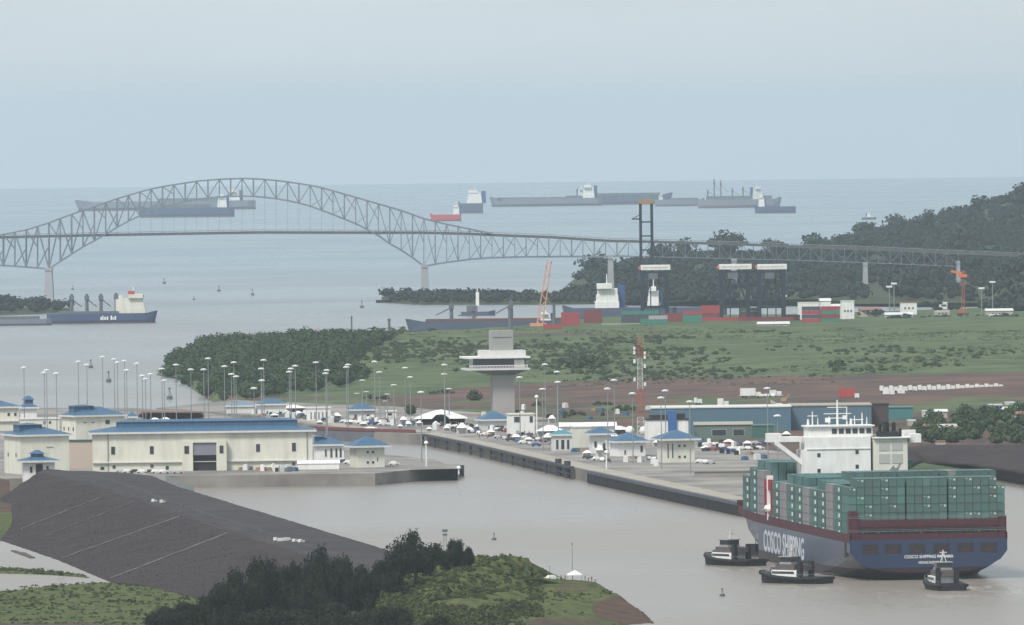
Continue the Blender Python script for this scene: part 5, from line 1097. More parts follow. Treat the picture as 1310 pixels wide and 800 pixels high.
for x0, x1, yb, yt, lab in ((358, 392, 527, 518, 'long white tent in the back row above the machinery hall roof'), (425, 437, 537, 528, 'small white tent right of the white hall with column gaps'), (511, 521, 542, 533, 'white tent just left of the dark round tree'), (519, 527, 546, 539, 'lower white tent under the dark round tree'),
    (532, 541, 545, 538, 'small white tent at the left foot of the membrane tent'), (584, 598, 555, 541, 'peaked white tent on the bank below the membrane tent'), (596, 606, 554, 546, 'small white tent beside the peaked one on the bank'), (553, 562, 547, 539, 'white tent in the dark mouth of the membrane tent'), (686, 722, 560, 544, 'wide bright white tent right of the white house'),
    (770, 808, 555, 545, 'long white tent behind the blue roofed terrace house'), (693, 712, 566, 554, 'white tent in front of the wide bright tent'), (190, 206, 541, 534.5, 'white tent left of the pair above the machinery hall roof'), (204, 219, 541, 534, 'white tent right of the pair above the machinery hall roof'), (762, 772, 584, 569, 'small white tent before the terrace house'), (701, 711, 541, 531, 'pale tent on the brown ground beyond the white house'), (465, 483, 550, 546, 'low white tent on the road just behind the lock gate'), (1000, 1012, 560, 552, 'pale tent beside the red container')):
    tent(x0, x1, yb, yt, lab)
MQ_ = ((724, 742, 566, 558), (655, 668, 563, 556), (670, 682, 566, 559), (716, 728, 570, 562), (440, 452, 543, 537), (482, 493, 543, 537), (508, 516, 548, 543), (375, 388, 532, 526), (404, 414, 543, 538), (812, 826, 571, 563), (835, 850, 571, 562), (780, 792, 562, 555), (622, 634, 556, 550), (606, 617, 549, 543), (745, 757, 584, 576), (896, 908, 577, 570), (925, 940, 569, 562), (950, 962, 571, 564), (345, 357, 534, 529), (460, 470, 545, 540), (545, 553, 552, 546), (567, 576, 551, 545))
MQ = sorted(MQ_)
for i, (x0, x1, yb, yt) in enumerate(MQ):
    tent(x0, x1, yb, yt, 'small square white marquee on the lock banks, %s of the small marquees from the left' % ORD[i])
for x, y, r in ((806, 557, 2.0), (824, 557, 2.0)):
    p = W(x, y, ZQ); root = empty('spherical_tank', p); tag(root, 'white spherical tank, %s of the two beside the lattice mast' % ('left' if x < 810 else 'right'), 'tank', 'white tanks by the mast')
    MB().lathe((0, 0, 2.0), [(r * math.sin(a) + .01, -r * math.cos(a)) for a in np.linspace(0.1, 3.04, 9)], 14).build('shell', M_white, root, smooth=True)
    MB().tube((0, 0, -.5), (0, 0, 1.0), .8).build('base', M_conc, root)

# ---- control tower
p = W(643, 534, 4.3); s = mpp(p); tw = empty('control_tower', p, .12); tag(tw, 'tall grey lock control tower with a wide white flared gallery', 'tower')
H = lambda y: (534 - y) * s; X_ = lambda x: (x - 643) * s
mb = MB().b(X_(629.5), X_(657), -5, 5, -2, H(476)); mb.build('shaft', mat('tower_concrete', (.36, .335, .33), (.28, .265, .26), .9, .06), tw)
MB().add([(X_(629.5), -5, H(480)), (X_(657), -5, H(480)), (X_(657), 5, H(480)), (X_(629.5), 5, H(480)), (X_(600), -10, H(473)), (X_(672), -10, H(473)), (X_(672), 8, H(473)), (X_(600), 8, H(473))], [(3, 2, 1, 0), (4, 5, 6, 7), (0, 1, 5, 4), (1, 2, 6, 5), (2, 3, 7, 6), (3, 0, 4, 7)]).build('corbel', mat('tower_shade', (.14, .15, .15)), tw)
MB().b(X_(593), X_(675), -11, 9, H(473) + .02, H(470.5)).build('balcony', M_trim, tw)
rl = MB()
for i in range(40): rl.bar((X_(598) + i * (X_(672) - X_(598)) / 39, -10.8, H(470.4)), (X_(598) + i * (X_(672) - X_(598)) / 39, -10.8, H(467)), .22)
rl.bar((X_(597), -10.8, H(467)), (X_(673), -10.8, H(467)), .3); rl.build('railing', M_white, tw)
MB().b(X_(603), X_(671), -8, 7, H(470.5) + .02, H(458)).build('window_band', M_glass, tw)
MB().b(X_(656), X_(669), -8.4, -7.9, H(470), H(460)).build('white_panel', M_white, tw)
MB().b(X_(591), X_(676), -11, 9, H(458) + .02, H(455.6)).build('canopy', M_white, tw)
MB().b(X_(614), X_(671), -8, 7, H(455.6) + .02, H(448)).build('parapet', M_trim, tw)
MB().b(X_(628), X_(656), -5, 5, H(448) + .02, H(422.5)).build('upper_shaft', mat('tower_concrete2', (.30, .31, .29), (.26, .27, .26), .9, .1), tw)
MB().b(X_(630), X_(654), -5.1, -4.95, H(432), H(431)).build('joint_line', M_concdk, tw)

# ---- lattice mast
p = W(820, 577, ZQ); s = mpp(p); hm_ = (577 - 433) * s; root = empty('lattice_mast', p); tag(root, 'tall red and white lattice radio mast behind the spherical tanks', 'mast')
for part, (lo, hi), m in (('lower_section', (0, .30), M_trim), ('lower_red_section', (.30, .55), M_red), ('middle_section', (.55, .82), M_trim), ('top_section', (.82, 1), M_red)):
    mb = MB(); n = max(3, int((hi - lo) * 24))
    wdt = lambda t: 1.5 * (1 - .5 * t)
    for i in range(n):
        t0 = lo + (hi - lo) * i / n; t1 = lo + (hi - lo) * (i + 1) / n; c0 = [(sx * wdt(t0), sy * wdt(t0), t0 * hm_) for sx, sy in ((-1, -1), (1, -1), (1, 1), (-1, 1))]; c1 = [(sx * wdt(t1), sy * wdt(t1), t1 * hm_) for sx, sy in ((-1, -1), (1, -1), (1, 1), (-1, 1))]
        for k in range(4):
            mb.bar(c0[k], c1[k], .17); mb.bar(c0[k], c1[(k + 1) % 4], .10); mb.bar(c1[k], c1[(k + 1) % 4], .10)
    mb.build(part, m, root)
mb = MB()
for z, d in ((.78, 1.6), (.86, 1.4), (.62, 1.5), (.9, 1.2)): mb.tube((-2.2, 0, z * hm_), (-2.2, 0, z * hm_ + d), .5, n=8).tube((2.0, 0, z * hm_ - 2), (2.0, 0, z * hm_ - 2 + d), .5, n=8)
mb.build('antennas', M_white, root)

# ---- high light masts
HM = [(31.5, 469.5), (57.5, 476), (60.5, 473), (73, 477), (101, 462), (112, 466), (132, 456), (147, 459), (151, 463), (160, 461), (163, 473), (176, 464.5), (183, 480), (187, 484), (193.5, 478), (208, 471), (211, 486), (226, 466), (245, 472),
      (261.5, 472), (267, 458), (288, 468), (300, 463), (297, 478), (303, 481), (326, 496), (338, 460), (335, 471), (336, 486), (373, 471), (378.6, 467.5), (371, 475), (405, 463), (417.5, 477), (419, 473), (444, 469), (446, 466), (464, 486), (469, 501), (457, 503),
      (480, 462), (486, 475.5), (504.5, 492), (496, 504), (493, 513), (519, 470), (525.5, 482), (539.5, 501), (569.5, 466), (569, 478), (575, 497), (665.6, 482), (713.5, 475), (714.5, 488), (698, 465.5), (695, 497), (786.5, 485.5), (778, 496.5),
      (810, 502.5), (852, 499), (846.5, 508), (883.5, 513), (982.5, 496), (995.6, 531)]
HM.sort(); proto = empty('light_mast', (0, 0, -600))
mp_ = MB().tube((0, 0, -.5), (0, 0, 28), .24, .13, 8).build('pole', M_mast, proto)
rg = MB()
for a in np.linspace(0, 2 * math.pi, 9)[:-1]: rg.box((1.1 * math.cos(a), 1.1 * math.sin(a), 27.6), (.55, .55, .32), a)
rg.lathe((0, 0, 27.75), [(1.35, 0), (1.35, .15), (.4, .4)], 14); rg = rg.build('lamp_ring', M_lamp, proto)
bank = lambda x: float(np.interp(x, [200, 330, 385, 450, 545, 640, 735, 757, 860, 950], [520, 529, 537, 546, 551, 571, 592, 596, 617, 635]))
for i, (x, y) in enumerate(HM):
    y0 = Y0 - ROLL * (x - 655); Dt = 13500 * (CAMH - ZQ - 28) / (y - y0 - .0009 * 4500 * 1); hh = 28.0
    yb = y0 + 4 + 13500 * (CAMH - ZQ) / Dt
    if 450 < x < 950 and yb > bank(x) - 4 and abs(x - 539.5) > 1: yb = bank(x) - 5 - (i * 7 % 11)
    if x < 300: yb = min(yb, 562)
    p = W(x, yb, ZQ); hh = (yb - y) * mpp(p)
    o = proto if i == 0 else clone(proto, p, None, None, None, None, [mp_, rg]); o.location = p; o.scale = (1, 1, hh / 28)
    tag(o, '%s of the tall grey light masts counting from the left edge' % ORD[i], 'light mast', 'tall light masts around the locks')
for x, yt, yb, lab in ((545.5, 568, 597, 'short white pole near the tip of the left quay'), (687, 509, 556, 'grey pole with two round white lamps behind the white house'), (776, 580, 600, 'short red and white post on the right bank edge'), (589 - 2, 600, 606, 'small post on the tip of the left quay')):
    p = W(x, yb, ZQ); h = (yb - yt) * mpp(p); root = empty('short_pole', p); tag(root, lab, 'pole')
    MB().tube((0, 0, -.3), (0, 0, h), .3, .25, 8).build('pole', M_white, root); MB().lathe((0, 0, h), [(.2, 0), (.9, .2), (.7, .9), (.2, 1.2)], 10).build('lamp', M_lamp, root)

# ---- lock gate, fender beams, fendered wall
a, b = W(404, 549.5, ZQ), W(541, 560, 2.0); b = W(541, 553, ZQ + .3)
gt = empty('lock_gate', a); tag(gt, 'rolling steel lock gate with a red walkway closing the chamber', 'lock gate'); d = b - a; L = d.length; gt.rotation_euler[2] = math.atan2(d.y, d.x)
MB().b(0, L, -4, 4, -6.5, .1).build('gate_leaf', mat('gate_grey', (.14, .145, .17), (.10, .10, .12), .8, .2), gt)
MB().b(0, L, -4.3, -3.7, .2, 1.5).build('walkway_rail', mat('gate_red', (.17, .055, .05), (.13, .045, .045), .8, .2), gt)
MB().b(0, L, -3.5, 4, .12, .3).build('walkway', M_conc, gt)
dk = mat('fender_black', (.035, .038, .05), (.05, .05, .06), .7, .5)
def along(pts, z, step):
    V = [W(x, y, z) for x, y in pts]; out = []
    for p_, q_ in zip(V[:-1], V[1:]):
        n = max(1, int((q_ - p_).length / step)); out += [p_.lerp(q_, i / n) for i in range(n)]
    return out + [V[-1]]
E1 = along([(545, 556), (600, 566.7), (640, 576), (700, 590), (735, 598)], ZQ, 7)
fb = empty('fender_walkway', E1[0]); tag(fb, 'dark steel fender walkway on posts along the approach wall', 'walkway'); O = E1[0]; of = Vector((-1.2, -3, 0))
mb = MB(); [mb.bar(p_ - O + of, q_ - O + of, 2.0, .9) for p_, q_ in zip(E1[:-1], E1[1:])]; mb.build('walkway_beam', dk, fb)
mb = MB(); [mb.bar(p_ - O + of + Vector((0, -1, -2.6)), q_ - O + of + Vector((0, -1, -2.6)), .5, .4) for p_, q_ in zip(E1[:-1], E1[1:])]; mb.build('lower_rail', dk, fb)
for p_ in E1[::5]: MB().box(tuple(p_ - O + of + Vector((0, -.8, -2.6))), (1.0, 1.0, 5.6)).build('post', dk, fb)
for i, (x, y) in enumerate(((714.5, 609), (726, 612))):
    p = W(x, y, 0); tag(MB().rings([[(1.3 * math.cos(t), 1.3 * math.sin(t), z) for t in np.linspace(0, 6.28, 13)[:-1]] for z in (-1, 1, 3, 6.0, 6.8)]).build('fender_dolphin', dk, loc=p), 'tall dark round fender dolphin, %s of the pair against the right bank' % ('left' if i == 0 else 'right'), 'fender', 'fender dolphins')
p = W(587.5, 609, 0); tag(MB().tube((-.6, -1, -.5), (-.6, -1, 4.2), 1.1).tube((1, -.2, -.5), (1, -.2, 4.2), 1.0).build('corner_fender', dk, loc=p), 'dark rubber corner fender on the tip of the left quay', 'fender')
E2 = along([(757, 603), (860, 625), (952, 644)], ZQ, 4.2); O = E2[0]
fw = empty('fender_wall', O); tag(fw, 'long dark fendered wall with round black fenders leading to the ship', 'fender wall')
mb = MB(); [mb.bar(p_ - O + Vector((-.8, -1.5, -.3)), q_ - O + Vector((-.8, -1.5, -.3)), 2.2, 1.1) for p_, q_ in zip(E2[:-1], E2[1:])]; mb.build('top_beam', mat('fender_grey', (.09, .095, .12), (.06, .065, .08)), fw)
mb = MB(); [mb.bar(p_ - O + Vector((-.8, -1.2, -3.1)), q_ - O + Vector((-.8, -1.2, -3.1)), 1.2, 3.8) for p_, q_ in zip(E2[:-1], E2[1:])]; mb.build('wall_face', dk, fw)
for p_ in E2[::1]: MB().tube(tuple(p_ - O + Vector((-1, -3.0, -4.3))), tuple(p_ - O + Vector((-1, -3.0, -.9))), .85, n=8).build('fender', M_black, fw)
# dividing island behind the approach wall, low grey wall behind
bldg('low_wall_block', 'long low grey concrete wall on the right bank left of the ship', 889, 960, 611, 604, 12, 'flat', .3, 0, wall=M_conc, roofm=M_conc)
# bare ground clutter: brick red pile, parked cars, people
tag(MB().add([tuple(v - W(185, 531, ZQ)) for v in (W(176, 533, ZQ), W(262, 533, ZQ), W(262, 529, ZQ), W(176, 529, ZQ), W(182, 528, ZQ + 3.2), W(256, 528, ZQ + 3.2), W(256, 526, ZQ + 3), W(182, 526, ZQ + 3))], [(3, 2, 1, 0), (4, 5, 6, 7), (0, 1, 5, 4), (1, 2, 6, 5), (2, 3, 7, 6), (3, 0, 4, 7)]).build('soil_pile', mat('brick_soil', (.20, .09, .075), (.15, .08, .07), .95, .2), loc=W(185, 531, ZQ)), 'long brick red heap behind the machinery hall roof', 'heap')
rc = random.Random(3); ncar = 0
ROWS = [(604, 547, 652, 553, 12, 'parked in the row left of the white house'), (600, 553, 690, 572, 11, 'parked along the bank road below the tower'), (656, 560, 704, 566, 8, 'parked before the wide white tent'), (898, 571, 985, 568, 12, 'parked in the back car park left of the ship'), (900, 577, 975, 575, 10, 'parked in the front car park left of the ship'),
        (745, 586, 782, 592, 5, 'parked below the white block on the right bank'), (828, 588, 846, 591, 3, 'parked left of the right cube house'), (893, 592, 912, 594, 3, 'parked right of the right cube house'), (285, 599, 378, 602, 12, 'parked on the quay before the machinery hall'), (150, 605, 232, 606, 9, 'parked left of the hall doorway'), (436, 592, 456, 595, 3, 'parked between the annex and the left cube house'),
        (500, 595, 508, 595, 1, 'alone on the quay right of the left cube house'), (340, 527, 390, 534, 8, 'parked across the chamber behind the hall roof'), (430, 540, 500, 545, 10, 'parked behind the lock gate'), (556, 545, 600, 549, 6, 'parked under the membrane tent edge'), (962, 508, 1000, 508, 5, 'standing among the machines on the brown terrace')]
cn = ['white', 'silver', 'dark', 'red', 'blue']
for x0, y0_, x1, y1_, n, where in ROWS:
    for i in range(n):
        t = (i + .5) / n; x = x0 + (x1 - x0) * t; y = y0_ + (y1_ - y0_) * t; k = rc.choices(range(5), [6, 4, 4, 1, 1])[0]
        z_ = ZQ if not (y < 515) else 7
        car(k, W(x, y, z_ + .05), rc.choice([.1, 1.5, .3, 3.2, .2]) + rc.uniform(-.1, .1), '%s car %s, %s from the left' % (cn[k], where, ORD[i]) if n > 1 else '%s car %s' % (cn[k], where), 'cars parked on the lock grounds'); ncar += 1
for i in range(150):
    x0, x1, y0_, y1_ = rc.choice([(300, 396, 524, 531), (440, 530, 537, 544), (540, 596, 541, 547), (604, 690, 548, 556), (610, 730, 558, 572)])
    x = rc.uniform(x0, x1); y = y0_ + (y1_ - y0_) * (x - x0) / (x1 - x0) + rc.uniform(-2, 2)
    k = rc.choice(['dark', 'dark', 'white', 'red', 'orange']); cnm = {'dark': 'dark clothes', 'white': 'a white shirt', 'red': 'a red shirt', 'orange': 'an orange vest'}[k]
    person(k, W(x, y, ZQ), rc.uniform(0, 6.3), 'tiny far off visitor in %s standing on the lock bank' % cnm, 'visitors in %s on the lock banks' % cnm)

# ---- stores, pallets and generators standing about
KIT = []
for i, (m, d) in enumerate(((M_trim, (2.4, 2, 2.2)), (M_steel, (3, 1.6, 1.5)), (M_black, (1.6, 1.4, 1.6)), (mat('tarp_blue', (.05, .12, .22)), (2.6, 2, 1.4)), (M_white, (1.6, 1.6, 2.4)), (mat('timber', (.3, .2, .12)), (2.5, 2.2, 1.0)))):
    mb = MB().box((0, 0, d[2] / 2), d, 0, top=(.94, .94)).box((0, 0, .08), (d[0] * 1.1, d[1] * 1.1, .16)).box((0, 0, d[2] + .1), (d[0] * .5, d[1] * .4, .2)); me = bpy.data.meshes.new('equipment_crate'); me.from_pydata(mb.v, [], mb.f); me.materials.append(m); KIT.append(me)
KN = ['pale', 'steel grey', 'black', 'blue tarpaulin covered', 'white', 'timber']
for i in range(320):
    x0, x1, y0_, y1_, sp_, zn = rc.choice([(300, 440, 526, 541, 4, 'across the chamber'), (440, 540, 538, 545, 4, 'behind the lock gate'), (545, 690, 546, 562, 5, 'on the bank below the tower'), (690, 850, 566, 597, 7, 'on the right bank'), (890, 985, 566, 596, 9, 'on the bank left of the ship'),
        (285, 380, 600, 604, 1.5, 'on the quay before the hall'), (300, 440, 526, 541, 4, 'across the chamber'), (600, 830, 530, 533, 10, 'on the brown ground behind the bank'), (890, 1110, 512, 511, 5, 'on the terrace above the blue shed'), (1140, 1290, 545, 540, 12, 'among the small houses')])
    t = rc.random(); x = x0 + (x1 - x0) * t; y = y0_ + (y1_ - y0_) * t + rc.uniform(-sp_, sp_ * .6); k = rc.randrange(6)
    o = bpy.data.objects.new('equipment_crate', KIT[k]); COL.objects.link(o); o.location = W(x, y, ZQ); o.rotation_euler[2] = rc.uniform(0, 3)
    tag(o, 'small %s equipment crate standing %s' % (KN[k], zn), 'crate', '%s crates %s' % (KN[k], zn))

# ---- machines, trucks and trailers on the terraces
def truck(x, y, wpx, label, body=M_white, z=7.5, name='box_truck', h=3.3, cat='truck'):
    p = W(x, y, z); s = mpp(p); L = wpx * s; root = empty(name, p, .04); tag(root, label, cat, 'vehicles on the brown terraces')
    MB().b(-L / 2, L / 2 - 2.4, -1.25, 1.25, 1.0, h).build('cargo_box', body, root); MB().b(L / 2 - 2.2, L / 2, -1.2, 1.2, .7, 2.7).build('cab', M_white, root)
    for u in (-L / 2 + 1.2, -L / 2 + 2.6, L / 2 - 1.2): MB().tube((u, -1.3, .5), (u, 1.3, .5), .5, n=8).build('wheel', M_black, root)
for i in range(13): truck(1131 + i * 12.2, 502.5 - i * .25, 11, 'white trailer in the long row below the brown terrace, %s from the left' % ORD[i], z=8)
truck(1137, 507, 15, 'white truck below the left end of the long trailer row', z=7)
truck(1153, 506, 9, 'shorter white truck just right of the one below the trailer row', z=7)
truck(960, 509, 26, 'long white coach at the left of the brown terrace', z=7, h=4.5); truck(992, 508, 15, 'grey covered truck right of the long white coach', M_trim, z=7)
truck(1086, 511, 26, 'red and white lorry on the terrace above the blue shed', M_red, z=7, h=5)
truck(893, 518, 0.1 * 100, 'white van on the ground above the blue shed roof', z=6); truck(925, 521, 14, 'white truck behind the end of the white roof edge', z=6, h=4)
def boom_crane(x, y, tipx, tipy, label, m=M_white, z=5, wth=1.0, cat='crane', name='mobile_crane'):
    p = W(x, y, z); s = mpp(p); root = empty(name, p); tag(root, label, cat)
    tx_, tz = (tipx - x) * s, (y - tipy) * s; mb = MB(); A_ = Vector((0, 0, 2)); B_ = Vector((tx_, 0, tz)); d = (B_ - A_).normalized(); u = Vector((-d.z, 0, d.x)); n = max(6, int((B_ - A_).length / (2.2 * wth)))
    for sy in (-1, 1):
        for sg in (-1, 1): mb.bar(A_ + u * sg * wth + Vector((0, sy * wth, 0)), B_ + u * sg * wth * .7 + Vector((0, sy * wth * .7, 0)), .34 * wth)
        for i in range(n):
            e0 = A_.lerp(B_, i / n); e1 = A_.lerp(B_, (i + 1) / n); g = 1 if i % 2 else -1; mb.bar(e0 + u * g * wth + Vector((0, sy * wth, 0)), e1 - u * g * wth + Vector((0, sy * wth, 0)), .22 * wth)
    mb.build('boom', m, root); MB().b(-3.2 * wth, 2.4 * wth, -1.6 * wth, 1.6 * wth, 1.1, 3.6 * max(1, wth * .7)).build('cabin', m, root); MB().b(-3.8 * wth, 3.8 * wth, -1.8 * wth, 1.8 * wth, 0, 1.05).build('crawler', M_black, root); return root
boom_crane(997, 526, 986, 513, 'white crane with a short boom leaning left above the blue shed', wth=.55); boom_crane(1003, 519, 1010, 504, 'small tan crane leaning right beside the white one', mat('tan_paint', (.4, .26, .15)), wth=.5)
boom_crane(262, 601, 267, 592, 'orange excavator standing in the dark doorway of the machinery hall', M_orange, z=ZQ, wth=.45, cat='excavator', name='excavator')
boom_crane(398, 432, 409, 420.5, 'orange excavator working on the heap above the jungle', M_orange, z=6, wth=.7, cat='excavator', name='excavator'); boom_crane(432, 431, 441, 422, 'orange yellow excavator right of the other one above the jungle', M_orange, z=6, wth=.6, cat='excavator', name='excavator')
for x, yb, yt, w2, lab in ((450, 433, 406, .5, 'thin dark post above the right end of the jungle'), (498, 432, 409, .8, 'thick dark post left of the moored barge'), (653, 425, 394, 1.4, 'dark square column rising behind the control tower'), (709, 425, 390, .9, 'dark post right of the leaning orange crane'), (840, 416, 402, .5, 'thin post among the port containers')):
    p = W(x, yb, 4); h = (yb - yt) * mpp(p); tag(MB().tube((0, 0, -1), (0, 0, h), w2 * 1.1, w2).box((0, 0, h), (w2 * 2.6, w2 * 2, 1.2)).build('navigation_post', M_steel, loc=p), lab, 'post')
hp = W(405, 436, 5); tag(MB().rings([[(x, y * .5 - 4, -2) for x, y in ((-30, 0),)] * 1 + [(-25, -6, 0), (25, -6, 0), (25, 6, 0), (-25, 6, 0)]][:0] or [[(-34, -6, -1), (34, -6, -1), (34, 6, -1), (-34, 6, -1)], [(-26, -3, 2), (30, -3, 2.6), (30, 3, 2.6), (-26, 3, 2)], [(-10, -1, 3.2), (24, -1, 4.4), (24, 1, 4.4), (-10, 1, 3.2)]]).build('soil_heap', mat('soil_brown', (.16, .11, .09)), loc=hp), 'low brown soil heap with excavators above the jungle', 'heap')

# ================================================================== port
M_crane = mat('crane_blue', (.012, .022, .042), (.01, .018, .032), .6, .1)
def sts(x0, x1, yb, yh, label, boom_top=None):
    p = W((x0 + x1) / 2, yb, 4); s = mpp(p); wd = (x1 - x0) * s; h = (yb - yh) * s; root = empty('harbour_crane', p); tag(root, label, 'crane', 'ship to shore cranes'); hw = wd / 2 * .78
    for sx in (-1, 1):
        for sy in (0, 1):
            MB().bar((sx * hw, sy * 18 - 9, 0), (sx * hw, sy * 18 - 9, h * .95), 2.5).build('leg', M_crane, root)
    mb = MB()
    for sy in (0, 1):
        y = sy * 18 - 9; mb.bar((-hw, y, h * .32), (hw, y, h * .32), 1.5).bar((-hw, y, h * .9), (hw, y, h * .9), 1.6).bar((-hw, y, h * .33), (-hw * .1, y, h * .88), .8).bar((hw, y, h * .33), (hw * .1, y, h * .88), .8)
    for sx in (-1, 1): mb.bar((sx * hw, -9, h * .33), (sx * hw, 9, h * .9), .9).bar((sx * hw, -9, h * .9), (sx * hw, 9, h * .9), 1.4)
    for sx in (-1, 1): mb.bar((sx * hw * .35, -9, h * .05), (sx * hw * .35, -9, h * .9), .7)
    mb.build('cross_frame', M_crane, root)
    MB().b(-wd * .44, wd * .5, -9.5, 5, h * .955, h + 1.5).build('machinery_house', M_white, root)
    MB().b(-wd * .38, wd * .42, -9.7, -9.45, h * .955 + 1.5, h * .955 + 2.3).build('vent_strip', M_trim, root)
    MB().b(-wd * .5, -wd * .44, -9.5, 5, h * .97, h + .5).build('house_end', M_orange, root)
    MB().b(-wd * .2, wd * .1, -12, -9.6, h * .80, h * .90).build('operator_cab', M_steel, root)
    g = MB()
    for sx in (-.25, .3): g.bar((sx * wd, 6, h * .93), (sx * wd, 48, h * .93), 1.3)
    if boom_top:
        bt = (yb - boom_top) * s; bm = MB()
        for sx in (-.42, -.06): bm.bar((sx * wd, 9, h * .9), (sx * wd, 12, bt), 1.9)
        for k in range(4): z0 = h * (1.0) + (bt - h) * k / 4.5; bm.bar((-.42 * wd, 9.5, z0 + 2), (-.06 * wd, 9.5, z0 + 2), .9)
        bm.bar((.2 * wd, 0, h), (-.06 * wd, 11, h + (bt - h) * .45), .6); bm.bar((-.42 * wd, 11, bt - 10), (-.70 * wd, 11, bt - 10), .9).bar((-.42 * wd, 11, bt - 7), (-.70 * wd, 11, bt - 10), .5)
        bm.build('raised_boom', M_crane, root); MB().b(-.46 * wd, -.02 * wd, 9.5, 14, bt, bt + 3).build('boom_head', mat('boom_tan', (.35, .22, .12)), root)
    else: g.build('boom', M_crane, root)
    ap = MB()
    for sx in (-.25, .2): ap.bar((sx * wd, 4, h + 1.5), (sx * wd, 8, h + 7), .7)
    ap.build('apex_frame', M_crane, root)
sts(818, 858, 417, 342, 'tall harbour crane with its boom raised above the bridge deck', 261)
sts(918, 962, 417, 341, 'harbour crane with a white machine house, left of the pair'); sts(967, 1007, 417, 341, 'harbour crane with a white machine house, right of the pair')
ship('docked_ship', 722, 866, 410, 'l', M_farhull, 9, .62, label='docked ship whose white house stands left of the tallest harbour crane', sh=17, sw=17, beam=26, group='ships docked in the port', house=M_white)
ship('docked_ship', 800, 930, 406, 'l', M_farhull, 7, .72, label='docked ship with a slim white house seen through the tallest crane', sh=15, sw=9, beam=20, group='ships docked in the port', house=M_white, funnel=mat('cyan_funnel', (.05, .12, .17)))
PCM = [cmesh(m) for m in (mat('port_red', (.24, .045, .045), (.18, .04, .04)), mat('port_maroon', (.20, .05, .055), (.16, .04, .05)), mat('port_green', (.04, .17, .13), (.05, .2, .16)), mat('port_dark', (.05, .06, .08), (.07, .07, .09)), mat('port_pink', (.34, .06, .065), (.28, .05, .055)), mat('port_grey', (.4, .4, .4)))]
PN = ['red', 'maroon', 'green', 'dark', 'bright red', 'pale grey']
STK = [(695, 425, 1, 2, 4, 'at the left end of the port stacks'), (718, 420, 1, 4, 4, 'right of the leaning orange crane'), (747, 417, 1, 4, 1, 'before the white house of the docked ship'), (770, 419, 2, 1, 5, 'below the docked ship house'), (795, 418, 2, 4, 3, 'left of the tallest crane legs'), (830, 419, 1, 3, 2, 'under the tallest crane'), (850, 416, 1, 3, 0, 'right of the tallest crane legs'),
       (874, 418, 1, 4, 2, 'in the green stack right of the tallest crane'), (897, 416, 1, 5, 4, 'in the red stack left of the crane pair'), (920, 416, 2, 2, 1, 'under the left crane of the pair'), (946, 414, 1, 4, 2, 'between the crane pair'), (968, 416, 2, 2, 1, 'under the right crane of the pair'), (1026, 418, 2, 5, 4, 'in the tall bright red stack'), (1046, 416, 1, 4, 4, 'right of the tall bright red stack'), (1000, 413, 1, 2, 1, 'left of the tall bright red stack'), (808, 415, 1, 2, 1, 'behind the tallest crane')]
for x, yb, nc, nt_, k0, where in STK:
    p0 = W(x, yb, 5.5)
    for c in range(nc):
        for t in range(nt_):
            k = k0 if rc.random() < .62 else rc.choice([0, 1, 2, 3, 5, 4]); o = bpy.data.objects.new('shipping_container', PCM[k]); COL.objects.link(o); o.location = p0 + Vector((c * 12.5, 0, t * 2.61)); o.rotation_euler[2] = .03
            tag(o, '%s container %s, %s%s tier up' % (PN[k], where, ('left column, ' if c == 0 else 'right column, ') if nc > 1 else '', ORD[t]), 'shipping container', 'containers in the port')
boom_crane(690, 423, 704, 333, 'tall orange pink lattice crane leaning right at the port edge', mat('crane_pink', (.62, .26, .16), (.55, .3, .2)), z=4, wth=1.9)
r_ = boom_crane(1232, 403, 1233, 346, 'orange harbour crane with a short jib at the right of the port', mat('faded_orange', (.38, .12, .07)), z=5, wth=1.0); s = mpp(r_.location); MB().bar((0, 0, 53 * s), (-15 * s, 0, 56 * s), 1.6).b(-3, 3, -2, 2, 48 * s, 52 * s).build('jib', M_orange, r_)
for i, (x0, x1, yb, ye, wm, rm, lab) in enumerate(((1022, 1048, 408, 388, M_white, M_trim, 'white office block behind the bright red containers'), (1050, 1063, 409, 385, M_white, M_white, 'white stair tower left of the pair in the port'), (1077, 1093, 410, 386, M_white, M_trim, 'white stepped tower right of the pair in the port'), (1064, 1076, 409, 392, M_trim, M_trim, 'grey block between the two white port towers'),
    (1153, 1173, 401, 388, M_white, ROR, 'white and red house under the bridge approach'), (1133, 1168, 409, 403, M_trim, M_trim, 'long pale roofed shed in the right part of the port'), (1197, 1215, 404, 399, CRM, M_trim, 'low tan shed left of the orange jib crane'), (1262, 1296, 406, 398, CRM, M_trim, 'pale shed at the foot of the right knoll'), (1267, 1286, 411, 404, M_white, M_white, 'white hut in front of the pale shed by the knoll'), (970, 1010, 421, 415, CRM, M_trim, 'tan mound roofed shed at the field edge of the port'), (1203, 1212, 394, 388, M_white, M_white, 'tiny white hut on the slope left of the jib crane'), (1100, 1128, 404, 397, CRM, ROR, 'low brown shed right of the white port towers'))):
    bldg('port_building', lab, x0, x1, yb, ye, 12, 'flat' if i % 2 == 0 else 'gable', 1.5, .04, z=6, wall=wm, roofm=rm, over=.5, group='port buildings', win=[(x0 + (x1 - x0) * t, (yb + ye) / 2, 2, 2.4) for t in (.25, .5, .75)])
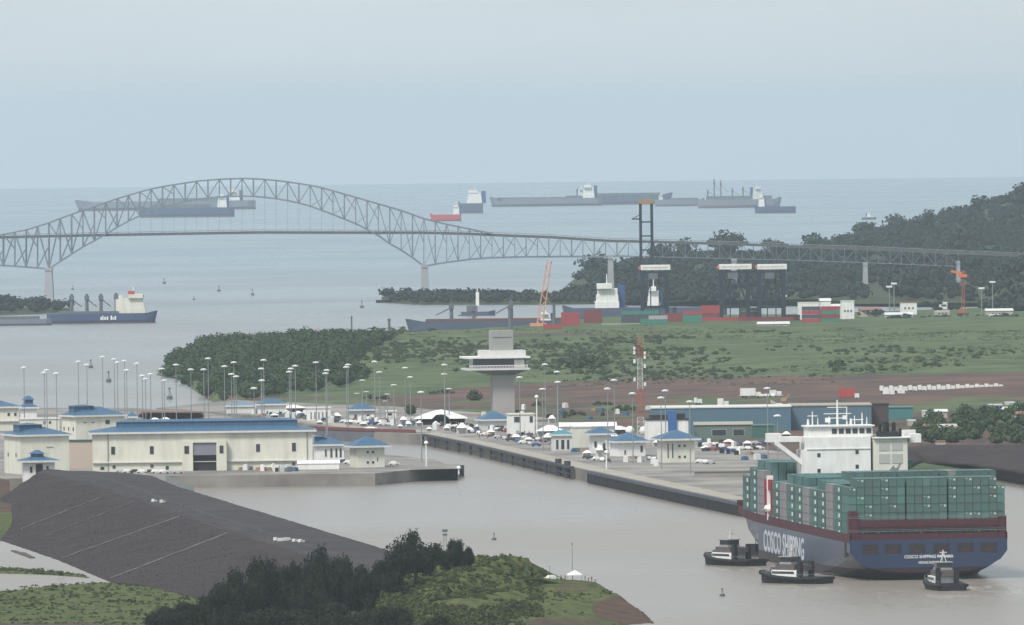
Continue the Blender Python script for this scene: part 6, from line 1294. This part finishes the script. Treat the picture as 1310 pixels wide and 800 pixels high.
for x, yt, yb, lab in ((1138, 368, 405, 'tall light pole in the port under the bridge approach'), (1256, 370, 405, 'light pole right of the orange jib crane'), (1144, 364, 400, 'second light pole close behind the port one'), (1003, 380, 408, 'light pole beside the right crane of the pair'), (1270, 362, 398, 'light pole nearest the right knoll')):
    p = W(x, yb, 6); h = (yb - yt) * mpp(p); root = empty('port_light_pole', p); tag(root, lab, 'light pole', 'port light poles'); MB().tube((0, 0, -1), (0, 0, h), .4, .25).build('pole', M_mast, root); MB().b(-2, 2, -.6, .6, h, h + 1.2).build('lamp_head', M_lamp, root)
p = W(611, 404, 0); root = empty('work_boat', p); tag(root, 'dark work boat with a white mast in the channel behind the barge', 'boat'); MB().rings([[(x, -w2, -1), (x, -w2, h2), (x, w2, h2), (x, w2, -1)] for x, w2, h2 in ((-12, 3, 3), (-4, 4, 2.6), (8, 4, 3), (13, .6, 4))]).build('hull', M_farhull, root); MB().b(-8, 0, -3, 3, 2.7, 7.5).build('cabin', M_steel, root); MB().b(-1.2, 1.2, -1, 1, 7, 17).tube((0, 0, 17), (0, 0, 20), .4).build('mast', M_white, root)
# hilltop scrub trees along the port edge
for i, (x, yb, w2, h2, lab) in enumerate(((1160, 412, 60, 12, 'dark bushes before the long pale roofed shed'), (1225, 410, 90, 10, 'long dark hedge at the foot of the orange jib crane'), (1115, 404, 40, 10, 'dark trees right of the white port towers'), (830, 421, 60, 6, 'low dark hedge under the tallest harbour crane'), (1290, 412, 50, 14, 'dark bushes at the right end of the port'), (1065, 404, 60, 14, 'dark trees behind the white port towers'), (1195, 398, 70, 14, 'dark trees left of the jib crane'))):
    clump(x, yb, w2, h2, 'port_bushes', lab, m=F_far, z=6, n=22)
# prototypes that were never placed
for k in range(5):
    if not car_used[k]:
        for o in CARS[k][1]: bpy.data.objects.remove(o)
        bpy.data.objects.remove(CARS[k][0])

for x, yb, w2, h2, lab in ((640, 526, 26, 9, 'dark bush left of the pale tent behind the white house'), (735, 534, 34, 12, 'dark bushes behind the long white hall'), (770, 520, 30, 8, 'green bush on the brown ground left of the lattice mast'), (690, 520, 24, 8, 'low bush right of the tower shaft'), (860, 508, 40, 7, 'low bush on the brown terrace behind the shed'), (1040, 505, 44, 7, 'low green strip on the brown terrace above the blue shed'), (565, 505, 36, 9, 'bush left of the control tower shaft'), (480, 512, 40, 9, 'green bush row beyond the white hall'), (1215, 470, 60, 9, 'long bush in the field above the trailer row'), (1010, 455, 44, 8, 'flat bush in the middle of the field left of the pointed tree')):
    clump(x, yb, w2, h2, 'bush_clump', lab, m=F_bush, z=4.5 if yb > 500 else 7, n=16)
